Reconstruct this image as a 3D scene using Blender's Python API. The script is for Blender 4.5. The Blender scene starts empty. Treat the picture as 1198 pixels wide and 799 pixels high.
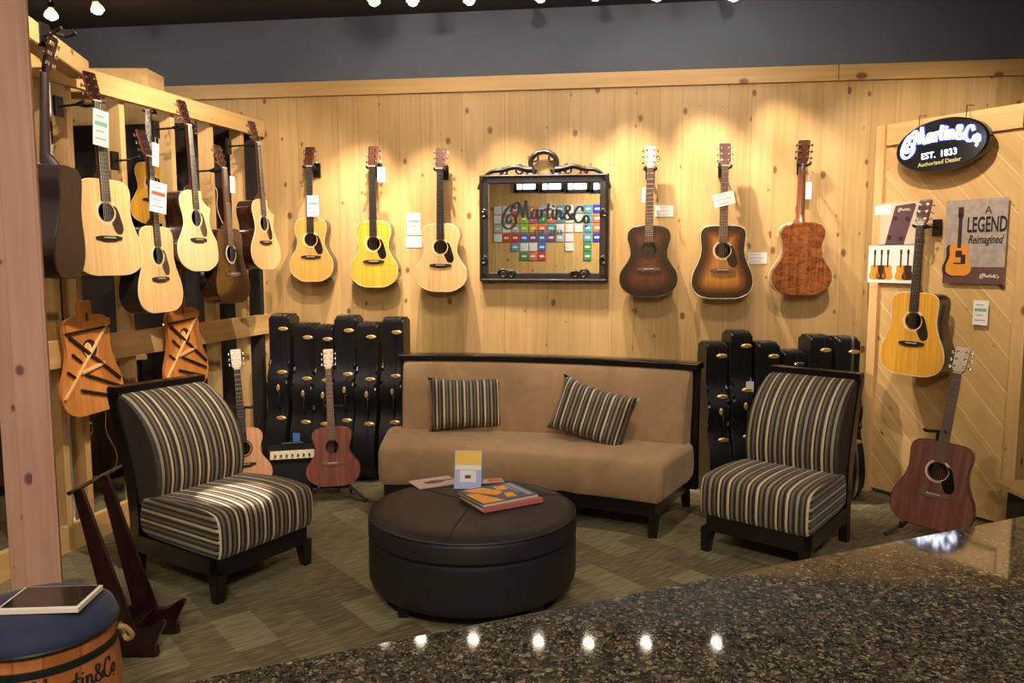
import bpy, bmesh, math, random
from mathutils import Vector, Matrix
random.seed(7)
PI = math.pi
R = math.radians
C = bpy.context.scene.collection
V = Vector

# ------------------------------------------------------------------ camera
CAMZ, PITCH, F_PX, CX, CY = 1.52, R(6.0), 930.0, 599.0, 399.5
cam = bpy.data.cameras.new('camera')
cam.sensor_width = 36.0
cam.lens = 36.0 * F_PX / 1198.0
cam.clip_start = 0.05
co = bpy.data.objects.new('camera', cam)
co.location = (0, 0, CAMZ)
co.rotation_euler = (R(90) - PITCH, 0, 0)
C.objects.link(co)
bpy.context.scene.camera = co

def ray(px, py):
    a, b = (px - CX) / F_PX, -(py - CY) / F_PX
    return V((a, math.cos(PITCH) + b * math.sin(PITCH), -math.sin(PITCH) + b * math.cos(PITCH)))
def atz(px, py, z=0.0):
    d = ray(px, py); t = (z - CAMZ) / d.z
    return V((0, 0, CAMZ)) + d * t
def aty(px, py, Y):
    d = ray(px, py)
    return V((0, 0, CAMZ)) + d * (Y / d.y)
def hit(px, py, p, n):
    d = ray(px, py); o = V((0, 0, CAMZ))
    return o + d * ((V(p) - o).dot(n) / d.dot(n))

# ------------------------------------------------------------------ object helpers
def link(o, parent=None):
    C.objects.link(o)
    if parent is not None:
        o.parent = parent
    return o
def thing(name, label, cat, loc=(0, 0, 0), rot=(0, 0, 0), group=None, scale=1.0):
    o = bpy.data.objects.new(name, None)
    o.empty_display_size = 0.05
    o.location = loc; o.rotation_euler = rot; o.scale = (scale,) * 3
    o['label'] = label; o['category'] = cat
    if group: o['group'] = group
    return link(o)
def finish(bm, name, mats, ang=38):
    bmesh.ops.recalc_face_normals(bm, faces=bm.faces)
    for f in bm.faces: f.smooth = True
    lim = R(ang)
    for e in bm.edges:
        if len(e.link_faces) == 2:
            if e.calc_face_angle(0) > lim: e.smooth = False
        else: e.smooth = False
    me = bpy.data.meshes.new(name)
    bm.to_mesh(me); bm.free()
    for m in (mats if isinstance(mats, (list, tuple)) else [mats]): me.materials.append(m)
    return me
def obj(name, bm, mats, parent=None, loc=(0, 0, 0), rot=(0, 0, 0), ang=38, label=None):
    me = bm if isinstance(bm, bpy.types.Mesh) else finish(bm, name, mats, ang)
    o = bpy.data.objects.new(name, me)
    o.location = loc; o.rotation_euler = rot
    if label: o['label'] = label
    if len(me.polygons) < 4000:
        wn = o.modifiers.new('weighted normals', 'WEIGHTED_NORMAL'); wn.keep_sharp = True; wn.weight = 100
    return link(o, parent)
def struct(name, bm, mats, parent=None, **k):
    o = obj(name, bm, mats, parent, **k)
    if parent is None: o['kind'] = 'structure'
    return o
def tag(o, label, cat, group=None):
    o['label'] = label; o['category'] = cat
    if group: o['group'] = group
    return o
def dup(root, loc, rot=None, label=None, scale=None):
    r = root.copy(); C.objects.link(r); r.location = loc
    if rot is not None: r.rotation_euler = rot
    if scale is not None: r.scale = (scale,) * 3
    if label: r['label'] = label
    for ch in list(root.children):
        c = ch.copy(); C.objects.link(c); c.parent = r
        for g in ch.children:
            d = g.copy(); C.objects.link(d); d.parent = c
    return r

# ------------------------------------------------------------------ mesh helpers
def nb(): return bmesh.new()
def box(bm, c, s, rot=None, mi=0, bev=0.0, seg=2):
    r = bmesh.ops.create_cube(bm, size=1.0)
    vs = r['verts']
    for v in vs: v.co = V((v.co.x * s[0], v.co.y * s[1], v.co.z * s[2]))
    fs = list({f for v in vs for f in v.link_faces})
    if bev > 0:
        es = list({e for v in vs for e in v.link_edges})
        g = bmesh.ops.bevel(bm, geom=es, offset=bev, segments=seg, affect='EDGES', profile=0.5)
        vs = list({v for f in g['faces'] for v in f.verts} | {v for v in vs if v.is_valid})
        fs = list({f for v in vs for f in v.link_faces})
    M = Matrix.Translation(V(c))
    if rot is not None: M = M @ (rot.to_4x4() if isinstance(rot, Matrix) else Matrix.Rotation(rot, 4, 'Z'))
    for v in vs: v.co = M @ v.co
    for f in fs: f.material_index = mi
    return bm
def beam(bm, a, b, w, h, mi=0, up=(0, 0, 1), w2=None, h2=None, bev=0):
    """rectangular bar from a to b; w across, h along up"""
    a, b = V(a), V(b); d = (b - a); L = d.length; d.normalize()
    u = V(up); s = d.cross(u)
    if s.length < 1e-4: s = d.cross(V((0, 1, 0)))
    s.normalize(); u = s.cross(d).normalized()
    w2 = w if w2 is None else w2; h2 = h if h2 is None else h2
    vs = []
    for p, ww, hh in ((a, w, h), (b, w2, h2)):
        for x, y in ((-1, -1), (1, -1), (1, 1), (-1, 1)):
            vs.append(bm.verts.new(p + s * (x * ww / 2) + u * (y * hh / 2)))
    fs = [bm.faces.new([vs[i] for i in q]) for q in ((0, 1, 2, 3), (7, 6, 5, 4), (0, 4, 5, 1), (1, 5, 6, 2), (2, 6, 7, 3), (3, 7, 4, 0))]
    for f in fs: f.material_index = mi
    if bev:
        bmesh.ops.bevel(bm, geom=list({e for f in fs for e in f.edges}), offset=bev, segments=2, affect='EDGES')
    return bm
def tube(bm, pts, r, n=8, mi=0, cap=True):
    pts = [V(p) for p in pts]
    rs = r if isinstance(r, (list, tuple)) else [r] * len(pts)
    rings = []; ref = None
    for i, p in enumerate(pts):
        d = (pts[min(i + 1, len(pts) - 1)] - pts[max(i - 1, 0)]).normalized()
        if ref is None:
            ref = d.cross(V((0, 0, 1)))
            if ref.length < 0.05: ref = d.cross(V((1, 0, 0)))
        s = (ref - d * ref.dot(d)).normalized(); ref = s
        t = d.cross(s)
        rings.append([bm.verts.new(p + (s * math.cos(2 * PI * k / n) + t * math.sin(2 * PI * k / n)) * rs[i]) for k in range(n)])
    for a, b in zip(rings, rings[1:]):
        for k in range(n):
            f = bm.faces.new((a[k], a[(k + 1) % n], b[(k + 1) % n], b[k])); f.material_index = mi
    if cap:
        for rg in (rings[0], rings[-1]):
            f = bm.faces.new(rg); f.material_index = mi
    return bm
def lathe(bm, prof, n=48, c=(0, 0, 0), mi=0, axis='Z', sx=1, sy=1):
    rings = []
    for r, z in prof:
        if r < 1e-6: rings.append([bm.verts.new(V(c) + V((0, 0, z)))])
        else: rings.append([bm.verts.new(V(c) + V((r * sx * math.cos(2 * PI * k / n), r * sy * math.sin(2 * PI * k / n), z))) for k in range(n)])
    for a, b in zip(rings, rings[1:]):
        for k in range(n):
            q = [a[k % len(a)], a[(k + 1) % len(a)], b[(k + 1) % len(b)], b[k % len(b)]]
            u = []
            for v in q:
                if v not in u: u.append(v)
            if len(u) > 2:
                f = bm.faces.new(u); f.material_index = mi
    return bm
def prism(bm, pts, y0, y1, mi=0, bev=0, seg=2):
    """outline of (x,z) points extruded from y0 to y1"""
    a = [bm.verts.new((x, y0, z)) for x, z in pts]
    b = [bm.verts.new((x, y1, z)) for x, z in pts]
    fs = [bm.faces.new(a), bm.faces.new(b[::-1])]
    n = len(pts)
    for i in range(n): fs.append(bm.faces.new((a[i], a[(i + 1) % n], b[(i + 1) % n], b[i])))
    for f in fs: f.material_index = mi
    if bev:
        es = [e for e in fs[0].edges] + [e for e in fs[1].edges]
        bmesh.ops.bevel(bm, geom=es, offset=bev, segments=seg, affect='EDGES', clamp_overlap=True)
    return bm
def catmull(pts, k=6, closed=False):
    n = len(pts); out = []
    rng = range(n) if closed else range(n - 1)
    g = (lambda i: pts[i % n]) if closed else (lambda i: pts[max(0, min(n - 1, i))])
    for i in rng:
        p0, p1, p2, p3 = g(i - 1), g(i), g(i + 1), g(i + 2)
        for j in range(k):
            t = j / k
            out.append(tuple(0.5 * ((2 * b) + (c - a) * t + (2 * a - 5 * b + 4 * c - d) * t * t + (-a + 3 * b - 3 * c + d) * t ** 3)
                             for a, b, c, d in zip(p0, p1, p2, p3)))
    if not closed: out.append(tuple(pts[-1]))
    return out
def loft(bm, prof, stations, fmap, mi=0, side_mi=None):
    """closed profile (a,b) swept over stations (s, inset); fmap(s,a,b)->xyz"""
    ca = sum(p[0] for p in prof) / len(prof); cb = sum(p[1] for p in prof) / len(prof)
    ha = max(abs(p[0] - ca) for p in prof); hb = max(abs(p[1] - cb) for p in prof)
    rings = []
    for s, ins in stations:
        ka, kb = max(0.02, 1 - ins / ha), max(0.02, 1 - ins / hb)
        rings.append([bm.verts.new(fmap(s, ca + (a - ca) * ka, cb + (b - cb) * kb)) for a, b in prof])
    n = len(prof)
    for r0, r1 in zip(rings, rings[1:]):
        for i in range(n):
            f = bm.faces.new((r0[i], r0[(i + 1) % n], r1[(i + 1) % n], r1[i])); f.material_index = mi
    for rg in (rings[0], rings[-1]):
        f = bm.faces.new(rg); f.material_index = mi if side_mi is None else side_mi
    return bm
def ends(half, r, mid=8, k=4):
    st = []
    for i in range(k + 1):
        th = i / k * PI / 2
        st.append((-half + r * (1 - math.sin(th)), r * (1 - math.cos(PI / 2 - th)) if False else r * (1 - math.sin(th)) * 0))
    st = []
    for i in range(k + 1):
        th = i / k * PI / 2
        st.append((-half + r * (1 - math.cos(th)), r * (1 - math.sin(th))))
    for i in range(1, mid): st.append((-half + r + (2 * half - 2 * r) * i / mid, 0))
    for i in range(k, -1, -1):
        th = i / k * PI / 2
        st.append((half - r * (1 - math.cos(th)), r * (1 - math.sin(th))))
    return st

# ------------------------------------------------------------------ materials
class NT:
    def __init__(s, name):
        s.m = bpy.data.materials.new(name); s.m.use_nodes = True
        s.t = s.m.node_tree; s.t.nodes.clear()
        s.out = s.t.nodes.new('ShaderNodeOutputMaterial')
        s.b = s.t.nodes.new('ShaderNodeBsdfPrincipled')
        s.t.links.new(s.b.outputs[0], s.out.inputs[0])
    def n(s, typ, props=None, **ins):
        nd = s.t.nodes.new('ShaderNode' + typ)
        for k, v in (props or {}).items(): setattr(nd, k, v)
        for k, v in ins.items():
            key = int(k[1:]) if k[0] == '_' else k.replace('__', ' ')
            s.set(nd.inputs[key], v)
        return nd
    def set(s, inp, v):
        if isinstance(v, bpy.types.NodeSocket): s.t.links.new(v, inp)
        elif isinstance(v, bpy.types.Node): s.t.links.new(v.outputs[0], inp)
        else: inp.default_value = v
    def math(s, op, a, b=0.0, c=None):
        nd = s.t.nodes.new('ShaderNodeMath'); nd.operation = op
        s.set(nd.inputs[0], a); s.set(nd.inputs[1], b)
        if c is not None: s.set(nd.inputs[2], c)
        return nd.outputs[0]
    def mix(s, f, a, b, mode='MIX'):
        nd = s.t.nodes.new('ShaderNodeMix'); nd.data_type = 'RGBA'; nd.blend_type = mode
        s.set(nd.inputs[0], f)
        s.set(nd.inputs[6], a if not isinstance(a, tuple) else (*a[:3], 1)); s.set(nd.inputs[7], b if not isinstance(b, tuple) else (*b[:3], 1))
        return nd.outputs[2]
    def ramp(s, f, stops, interp='LINEAR'):
        nd = s.t.nodes.new('ShaderNodeValToRGB'); cr = nd.color_ramp; cr.interpolation = interp
        while len(cr.elements) < len(stops): cr.elements.new(0.5)
        for e, (p, c) in zip(cr.elements, stops):
            e.position = p; e.color = (*c[:3], 1) if isinstance(c, tuple) else (c, c, c, 1)
        s.set(nd.inputs[0], f)
        return nd.outputs[0]
    def co(s, which='Object'):
        return s.t.nodes.new('ShaderNodeTexCoord').outputs[which]
    def xyz(s, v):
        nd = s.n('SeparateXYZ', _0=v); return nd.outputs
    def vec(s, x, y, z):
        return s.n('CombineXYZ', _0=x, _1=y, _2=z).outputs[0]
    def bump(s, h, st=0.2, d=0.01):
        nd = s.n('Bump', Strength=st, Distance=d, Height=h); s.t.links.new(nd.outputs[0], s.b.inputs['Normal'])
def srgb(r, g, b):
    f = lambda c: (c / 255 / 12.92) if c / 255 <= 0.04045 else ((c / 255 + 0.055) / 1.055) ** 2.4
    return (f(r), f(g), f(b))
def flat(name, col, rough=0.5, metal=0.0, emit=None, es=0, coat=0.0, var=0.06, vs=12, sheen=0, spec=None):
    t = NT(name)
    if var:
        nz = t.n('TexNoise', Vector=t.co(), Scale=vs, Detail=3.0)
        f = t.ramp(nz.outputs[0], [(0.3, 1 - var * 2), (0.7, 1 + 0.0)])
        t.set(t.b.inputs['Base Color'], t.mix(1.0, tuple(col), f, 'MULTIPLY'))
    else: t.b.inputs['Base Color'].default_value = (*col, 1)
    t.b.inputs['Roughness'].default_value = rough; t.b.inputs['Metallic'].default_value = metal
    t.b.inputs['Coat Weight'].default_value = coat; t.b.inputs['Coat Roughness'].default_value = 0.08
    if spec is not None: t.b.inputs['Specular IOR Level'].default_value = spec
    if sheen:
        t.b.inputs['Sheen Weight'].default_value = sheen
    if emit:
        t.b.inputs['Emission Color'].default_value = (*emit, 1); t.b.inputs['Emission Strength'].default_value = es
    return t.m
def wood(name, c1, c2, knot=(0.1, 0.04, 0.015), along=2, across=0, w=0.14, shift=0.25, knots=1.0, rough=0.45, coat=0.0, gs=1.0, groove=0.5, diag=None, gcol=None, kscale=1.0, off=0.0):
    t = NT(name)
    P = list(t.xyz(t.co())[:3])
    if diag:
        ca, sa = math.cos(diag), math.sin(diag)
        x, z = P[0], P[2]
        P[0] = t.math('ADD', t.math('MULTIPLY', x, ca), t.math('MULTIPLY', z, sa))
        P[2] = t.math('SUBTRACT', t.math('MULTIPLY', z, ca), t.math('MULTIPLY', x, sa))
    a = P[along]; u = t.math('ADD', P[across], 50.0 + off); o = P[3 - along - across]
    q = t.math('DIVIDE', u, w); idx = t.math('FLOOR', q); fr = t.math('SUBTRACT', q, idx)
    rnd = t.n('TexWhiteNoise', {'noise_dimensions': '1D'}, W=idx).outputs[0]
    al = t.math('ADD', a, t.math('MULTIPLY', rnd, 13.0))
    gv = t.vec(t.math('MULTIPLY', u, 26 * gs), t.math('MULTIPLY', o, 26 * gs), t.math('MULTIPLY', al, 1.1 * gs))
    wob = t.n('TexNoise', Vector=t.vec(t.math('MULTIPLY', u, 5), 0.0, t.math('MULTIPLY', al, 2.0)), Scale=1.0, Detail=2.0).outputs[0]
    gr = t.n('TexNoise', Vector=gv, Scale=1.0, Detail=4.0, Distortion=0.6).outputs[0]
    g2 = t.math('ADD', t.math('MULTIPLY', gr, 0.6), t.math('MULTIPLY', wob, 0.4))
    col = t.mix(t.ramp(g2, [(0.32, 0.0), (0.68, 1.0)]), c1, c2)
    sh = t.math('ADD', t.math('MULTIPLY', rnd, shift), 1.0 - shift * 0.6)
    col = t.mix(1.0, col, t.n('CombineColor', _0=sh, _1=sh, _2=t.math('MULTIPLY', sh, sh)).outputs[0], 'MULTIPLY')
    if knots:
        vo = t.n('TexVoronoi', {'feature': 'F1', 'voronoi_dimensions': '2D'}, Vector=t.vec(t.math('MULTIPLY', u, 5.2 * kscale), t.math('MULTIPLY', al, 3.4 * kscale), 0.0), Scale=1.0, Randomness=1.0)
        rr = t.xyz(vo.outputs['Color'])[0]
        size = t.math('MULTIPLY', t.math('SUBTRACT', rr, 1 - 0.6 * knots), 0.22)
        kd = t.math('SUBTRACT', size, t.math('ADD', vo.outputs['Distance'], t.math('MULTIPLY', t.math('SUBTRACT', gr, 0.5), 0.05)))
        k = t.ramp(t.math('MULTIPLY_ADD', kd, 8.0, 0.4), [(0.25, 0.0), (0.75, 1.0)])
        col = t.mix(t.math('MULTIPLY', k, 0.85), col, knot)
    if groove:
        e = t.math('MINIMUM', fr, t.math('SUBTRACT', 1.0, fr))
        ln = t.math('LESS_THAN', t.math('MULTIPLY', e, w), 0.0022)
        col = t.mix(t.math('MULTIPLY', ln, groove), col, gcol if gcol else (c1[0] * 0.3, c1[1] * 0.25, c1[2] * 0.2))
    t.set(t.b.inputs['Base Color'], col)
    t.b.inputs['Roughness'].default_value = rough; t.b.inputs['Coat Weight'].default_value = coat; t.b.inputs['Coat Roughness'].default_value = 0.1
    t.bump(gr, 0.08, 0.002)
    return t.m
def tonewood(name, c1, c2, rough=0.25, coat=0.6, fs=90, flame=False):
    t = NT(name); x, y, z = t.xyz(t.co())[:3]
    g = t.n('TexNoise', Vector=t.vec(t.math('MULTIPLY', x, fs), t.math('MULTIPLY', y, fs), t.math('MULTIPLY', z, 3.0)), Scale=1.0, Detail=3.0, Distortion=0.5).outputs[0]
    if flame:
        h = t.n('TexNoise', Vector=t.vec(t.math('MULTIPLY', x, 12), t.math('MULTIPLY', y, 6), t.math('MULTIPLY', z, 22.0)), Scale=1.0, Detail=4.0, Distortion=1.5).outputs[0]
        g = t.math('ADD', t.math('MULTIPLY', g, 0.4), t.math('MULTIPLY', h, 0.6))
    t.set(t.b.inputs['Base Color'], t.mix(t.ramp(g, [(0.35, 0.0), (0.65, 1.0)]), c1, c2))
    t.b.inputs['Roughness'].default_value = rough; t.b.inputs['Coat Weight'].default_value = coat; t.b.inputs['Coat Roughness'].default_value = 0.06
    return t.m
def burst(name, stops, coat=0.8):
    t = NT(name)
    at = t.n('Attribute', {'attribute_name': 'edge'}).outputs['Fac']
    x, y, z = t.xyz(t.co())[:3]
    g = t.n('TexNoise', Vector=t.vec(t.math('MULTIPLY', x, 90), 0.0, t.math('MULTIPLY', z, 3.0)), Scale=1.0, Detail=3.0).outputs[0]
    col = t.ramp(at, stops)
    col = t.mix(0.35, col, t.mix(1.0, col, t.ramp(g, [(0.3, 0.45), (0.7, 1.3)]), 'MULTIPLY'))
    t.set(t.b.inputs['Base Color'], col)
    t.b.inputs['Roughness'].default_value = 0.2; t.b.inputs['Coat Weight'].default_value = coat; t.b.inputs['Coat Roughness'].default_value = 0.05
    return t.m
def stripes(name, axis, period=0.125, off=0.0):
    t = NT(name); P = t.xyz(t.co()); x = P[axis]
    q = t.math('FRACT', t.math('DIVIDE', t.math('ADD', x, 10.0 + off), period))
    K = (0.012, 0.010, 0.009); T = srgb(120, 104, 90); Cc = srgb(214, 206, 176); G = srgb(186, 152, 84); O = srgb(146, 146, 124); B = srgb(82, 64, 56)
    st = [(0.0, K), (0.07, G), (0.095, Cc), (0.165, K), (0.225, T), (0.30, B), (0.335, K), (0.405, O), (0.475, G), (0.50, K), (0.565, B), (0.61, T),
          (0.665, K), (0.735, G), (0.765, Cc), (0.82, K), (0.885, T), (0.96, K)]
    st = [(p, c) for p, c in st]
    col = t.ramp(q, st, 'CONSTANT')
    nz = t.n('TexNoise', Vector=t.co(), Scale=260.0, Detail=2.0).outputs[0]
    col = t.mix(1.0, col, t.ramp(nz, [(0.3, 0.72), (0.7, 1.0)]), 'MULTIPLY')
    t.set(t.b.inputs['Base Color'], col); t.b.inputs['Roughness'].default_value = 0.62
    t.b.inputs['Sheen Weight'].default_value = 0.15
    t.bump(nz, 0.15, 0.002)
    return t.m

M = {}
M['pine'] = wood('pine planks', srgb(194, 154, 96), srgb(216, 180, 122), srgb(104, 64, 32), w=0.15, shift=0.14, groove=0.3, knots=1.0, kscale=1.3, gs=1.3)
M['pine_trim'] = wood('pine trim', srgb(200, 158, 90), srgb(222, 184, 126), srgb(110, 64, 30), along=0, across=2, w=3.0, groove=0, shift=0.05)
M['pine_y'] = wood('pine lumber along y', srgb(200, 158, 100), srgb(222, 184, 126), srgb(110, 64, 30), along=1, across=2, w=3.0, groove=0, shift=0.05, knots=0.8)
M['pine_z'] = wood('pine lumber upright', srgb(200, 158, 100), srgb(222, 184, 126), srgb(110, 64, 30), along=2, across=0, w=3.0, groove=0, shift=0.05, knots=0.8)
M['post'] = wood('cedar post', srgb(176, 130, 112), srgb(200, 156, 136), srgb(84, 44, 38), along=2, across=0, w=0.095, groove=0.2, shift=0.06, knots=0.95, kscale=1.5, rough=0.6)
M['panel'] = wood('diagonal pine boards', srgb(200, 158, 98), srgb(222, 184, 126), srgb(112, 66, 30), along=0, across=2, w=0.135, diag=R(-47), groove=0.9, gcol=srgb(240, 212, 160), shift=0.16, knots=0.8)
M['grey_paint'] = flat('dark grey wall paint', srgb(98, 106, 118), 0.85, var=0.05, vs=3)
M['dark_ceiling'] = flat('charcoal ceiling paint', srgb(52, 50, 50), 0.9)
M['back_room'] = flat('dark taupe wall paint', srgb(40, 31, 27), 0.85)
M['black_wood'] = flat('espresso stained wood', srgb(20, 16, 17), 0.28, coat=0.3, var=0.1)
M['dark_mahogany'] = tonewood('dark red mahogany', srgb(26, 9, 11), srgb(42, 16, 17), 0.3, 0.4, 40)
M['black'] = flat('black plastic', (0.008, 0.008, 0.009), 0.35, var=0)
M['black_rubber'] = flat('black rubber foam', (0.012, 0.011, 0.011), 0.8, var=0)
M['tolex'] = flat('black case vinyl', (0.010, 0.011, 0.012), 0.32, var=0.2, vs=200)
M['valance'] = flat('case edge strip', (0.02, 0.02, 0.022), 0.25, 0.3)
M['alu'] = flat('aluminium edge', (0.6, 0.6, 0.6), 0.3, 1.0)
M['brass'] = flat('brass latch', srgb(206, 170, 108), 0.35, 0.45, var=0)
M['chrome'] = flat('chrome', (0.75, 0.75, 0.75), 0.18, 1.0, var=0)
M['white_card'] = flat('white card', srgb(235, 232, 225), 0.6, var=0)
M['spruce'] = tonewood('natural spruce', srgb(228, 180, 116), srgb(240, 200, 140))
M['spruce_pale'] = tonewood('pale spruce', srgb(236, 208, 150), srgb(244, 222, 170))
M['spruce_gold'] = tonewood('golden spruce', srgb(222, 156, 48), srgb(236, 178, 70))
M['spruce_amber'] = tonewood('amber spruce', srgb(212, 154, 72), srgb(224, 172, 92))
M['mahogany'] = tonewood('satin mahogany', srgb(104, 50, 38), srgb(132, 72, 54), 0.45, 0.05, 50)
M['mahogany_side'] = tonewood('mahogany side', srgb(70, 34, 24), srgb(98, 50, 34), 0.3, 0.4, 50)
M['rosewood'] = tonewood('rosewood side', srgb(38, 20, 16), srgb(62, 32, 24), 0.2, 0.6, 50)
M['mahogany_gloss'] = tonewood('glossy brown mahogany', srgb(38, 19, 13), srgb(62, 32, 20), 0.2, 0.6, 50)
M['tan_hpl'] = tonewood('tan satin top', srgb(206, 146, 104), srgb(220, 164, 120), 0.5, 0.0, 60)
M['koa'] = tonewood('figured koa', srgb(80, 38, 20), srgb(160, 92, 50), 0.15, 0.9, 60, flame=True)
M['ebony'] = flat('ebony', (0.018, 0.015, 0.013), 0.4)
M['rosewood_board'] = flat('rosewood fretboard', srgb(112, 86, 70), 0.5)
M['neck'] = tonewood('neck mahogany', srgb(96, 52, 32), srgb(122, 72, 46), 0.35, 0.2, 50)
M['head_face'] = tonewood('reddish headplate', srgb(72, 38, 28), srgb(96, 54, 40), 0.3, 0.3, 50)
M['head_pale'] = flat('pale headplate', srgb(216, 196, 168), 0.3, coat=0.4)
M['inside'] = flat('inside of guitar', srgb(60, 40, 28), 0.8)
M['bind_white'] = flat('cream binding', srgb(232, 218, 184), 0.4, var=0)
M['bone'] = flat('bone', srgb(235, 228, 208), 0.4, var=0)
M['tortoise'] = flat('dark pickguard', (0.012, 0.009, 0.008), 0.12, coat=0.6, var=0)
M['steel_string'] = flat('steel string', (0.55, 0.5, 0.42), 0.35, 1.0, var=0)
M['burst_dark'] = burst('dark mahogany burst', [(0.0, (0.012, 0.009, 0.009)), (0.35, srgb(36, 20, 18)), (1.0, srgb(96, 52, 38))], 0.2)
M['burst_sun'] = burst('sunburst', [(0.0, (0.010, 0.006, 0.005)), (0.32, srgb(40, 19, 12)), (0.66, srgb(118, 66, 28)), (1.0, srgb(184, 118, 52))], 1.0)
M['leather'] = flat('black brown leather', srgb(38, 34, 33), 0.5, var=0.1, vs=30, spec=0.35)
M['navy'] = flat('navy cushion cloth', srgb(26, 34, 66), 0.8, sheen=0.1)
M['barrel'] = wood('barrel staves', srgb(158, 88, 46), srgb(190, 118, 66), srgb(90, 44, 22), w=0.06, shift=0.3, knots=0.2, groove=0.4, rough=0.4, coat=0.3)
M['strap'] = flat('dark hoop', srgb(24, 30, 24), 0.4)
M['rope'] = flat('jute rope', srgb(196, 158, 106), 0.9)
M['dark_back'] = flat('dark satin back', srgb(40, 17, 15), 0.55)
M['light_wood'] = tonewood('light maple', srgb(208, 128, 58), srgb(226, 148, 74), 0.5, 0.1, 60)
M['brace_wood'] = tonewood('pale spruce brace', srgb(236, 186, 116), srgb(244, 200, 136), 0.5, 0.1, 60)
M['brace_dark'] = flat('dark slot', srgb(52, 26, 14), 0.7)
M['blue_tape'] = flat('blue tape', srgb(70, 120, 200), 0.6, var=0)
M['cream_panel'] = flat('amp control panel', srgb(196, 180, 140), 0.4, var=0)
M['grille'] = flat('amp grille cloth', srgb(26, 24, 24), 0.9, vs=300, var=0.3)
M['stripe_x'] = stripes('striped upholstery', 0, 0.150, 0.045)
M['stripe_z'] = stripes('striped upholstery side', 2, 0.150, 0.03)
M['flank_shade'] = flat('shaded upholstery flank', srgb(74, 62, 54), 0.8)  # striped flank in shade, painted as one plain dark brown
M['stripe_p'] = stripes('striped pillow cloth', 0, 0.128, 0.02)

def granite():
    t = NT('dark speckled granite'); co_ = t.co()
    nz = t.n('TexNoise', Vector=co_, Scale=14.0, Detail=3.0).outputs[0]
    vd = t.n('VectorMath', {'operation': 'ADD'}, _0=co_, _1=t.n('VectorMath', {'operation': 'SCALE'}, _0=t.n('TexNoise', Vector=co_, Scale=60.0, Detail=2.0).outputs[1], Scale=0.012).outputs[0]).outputs[0]
    v1 = t.n('TexVoronoi', Vector=vd, Scale=170.0); c1 = t.xyz(v1.outputs['Color'])[0]
    v2 = t.n('TexVoronoi', Vector=vd, Scale=380.0); c2 = t.xyz(v2.outputs['Color'])[1]
    f = t.math('ADD', t.math('MULTIPLY', c1, 0.8), t.math('MULTIPLY', nz, 0.25))
    a = t.ramp(f, [(0.0, (0.006, 0.006, 0.005)), (0.30, (0.018, 0.015, 0.011)), (0.46, (0.04, 0.03, 0.02)), (0.60, (0.085, 0.062, 0.038)), (0.67, (0.02, 0.022, 0.016)),
                   (0.78, (0.05, 0.04, 0.027)), (0.88, (0.16, 0.125, 0.07)), (0.96, (0.28, 0.25, 0.18))], 'CONSTANT')
    b = t.ramp(c2, [(0.0, (0.008, 0.008, 0.008)), (0.5, (0.04, 0.03, 0.02)), (0.75, (0.1, 0.08, 0.05)), (0.93, (0.28, 0.25, 0.19))], 'CONSTANT')
    t.set(t.b.inputs['Base Color'], t.mix(0.35, a, b))
    t.b.inputs['Roughness'].default_value = 0.045; t.b.inputs['Specular IOR Level'].default_value = 1.0
    return t.m
M['granite'] = granite()
def carpet():
    t = NT('olive brown carpet tiles'); x, y, z = t.xyz(t.co())[:3]
    a = R(38); ca, sa = math.cos(a), math.sin(a)
    u = t.math('ADD', t.math('ADD', t.math('MULTIPLY', x, ca), t.math('MULTIPLY', y, sa)), 40.0)
    v = t.math('ADD', t.math('SUBTRACT', t.math('MULTIPLY', y, ca), t.math('MULTIPLY', x, sa)), 40.0)
    iu = t.math('FLOOR', t.math('DIVIDE', u, 0.17)); 
    v2 = t.math('ADD', v, t.math('MULTIPLY', iu, 0.173))
    iv = t.math('FLOOR', t.math('DIVIDE', v2, 0.34))
    rn = t.n('TexWhiteNoise', {'noise_dimensions': '2D'}, Vector=t.vec(iu, iv, 0.0)).outputs[0]
    st = t.n('TexNoise', Vector=t.vec(t.math('MULTIPLY', u, 9.0), t.math('MULTIPLY', v, 70.0), 0.0), Scale=1.0, Detail=2.0).outputs[0]
    fine = t.n('TexNoise', Vector=t.co(), Scale=400.0, Detail=2.0).outputs[0]
    f = t.math('ADD', t.math('MULTIPLY', rn, 0.28), t.math('MULTIPLY', st, 0.72))
    col = t.ramp(f, [(0.22, srgb(84, 76, 58)), (0.45, srgb(112, 103, 78)), (0.7, srgb(146, 136, 104))])
    col = t.mix(1.0, col, t.ramp(fine, [(0.3, 0.75), (0.7, 1.15)]), 'MULTIPLY')
    t.set(t.b.inputs['Base Color'], col); t.b.inputs['Roughness'].default_value = 0.95; t.b.inputs['Specular IOR Level'].default_value = 0.1
    t.bump(fine, 0.3, 0.004)
    return t.m
M['carpet'] = carpet()
def suede():
    t = NT('tan suede')
    n1 = t.n('TexNoise', Vector=t.co(), Scale=5.0, Detail=4.0, Distortion=0.8).outputs[0]
    n2 = t.n('TexNoise', Vector=t.co(), Scale=300.0, Detail=2.0).outputs[0]
    col = t.ramp(n1, [(0.3, srgb(150, 118, 84)), (0.7, srgb(176, 142, 104))])
    t.set(t.b.inputs['Base Color'], t.mix(1.0, col, t.ramp(n2, [(0.3, 0.85), (0.7, 1.0)]), 'MULTIPLY'))
    t.b.inputs['Roughness'].default_value = 0.9; t.b.inputs['Sheen Weight'].default_value = 0.4; t.b.inputs['Sheen Tint'].default_value = (0.9, 0.75, 0.55, 1)
    return t.m
M['suede'] = suede()
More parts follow.
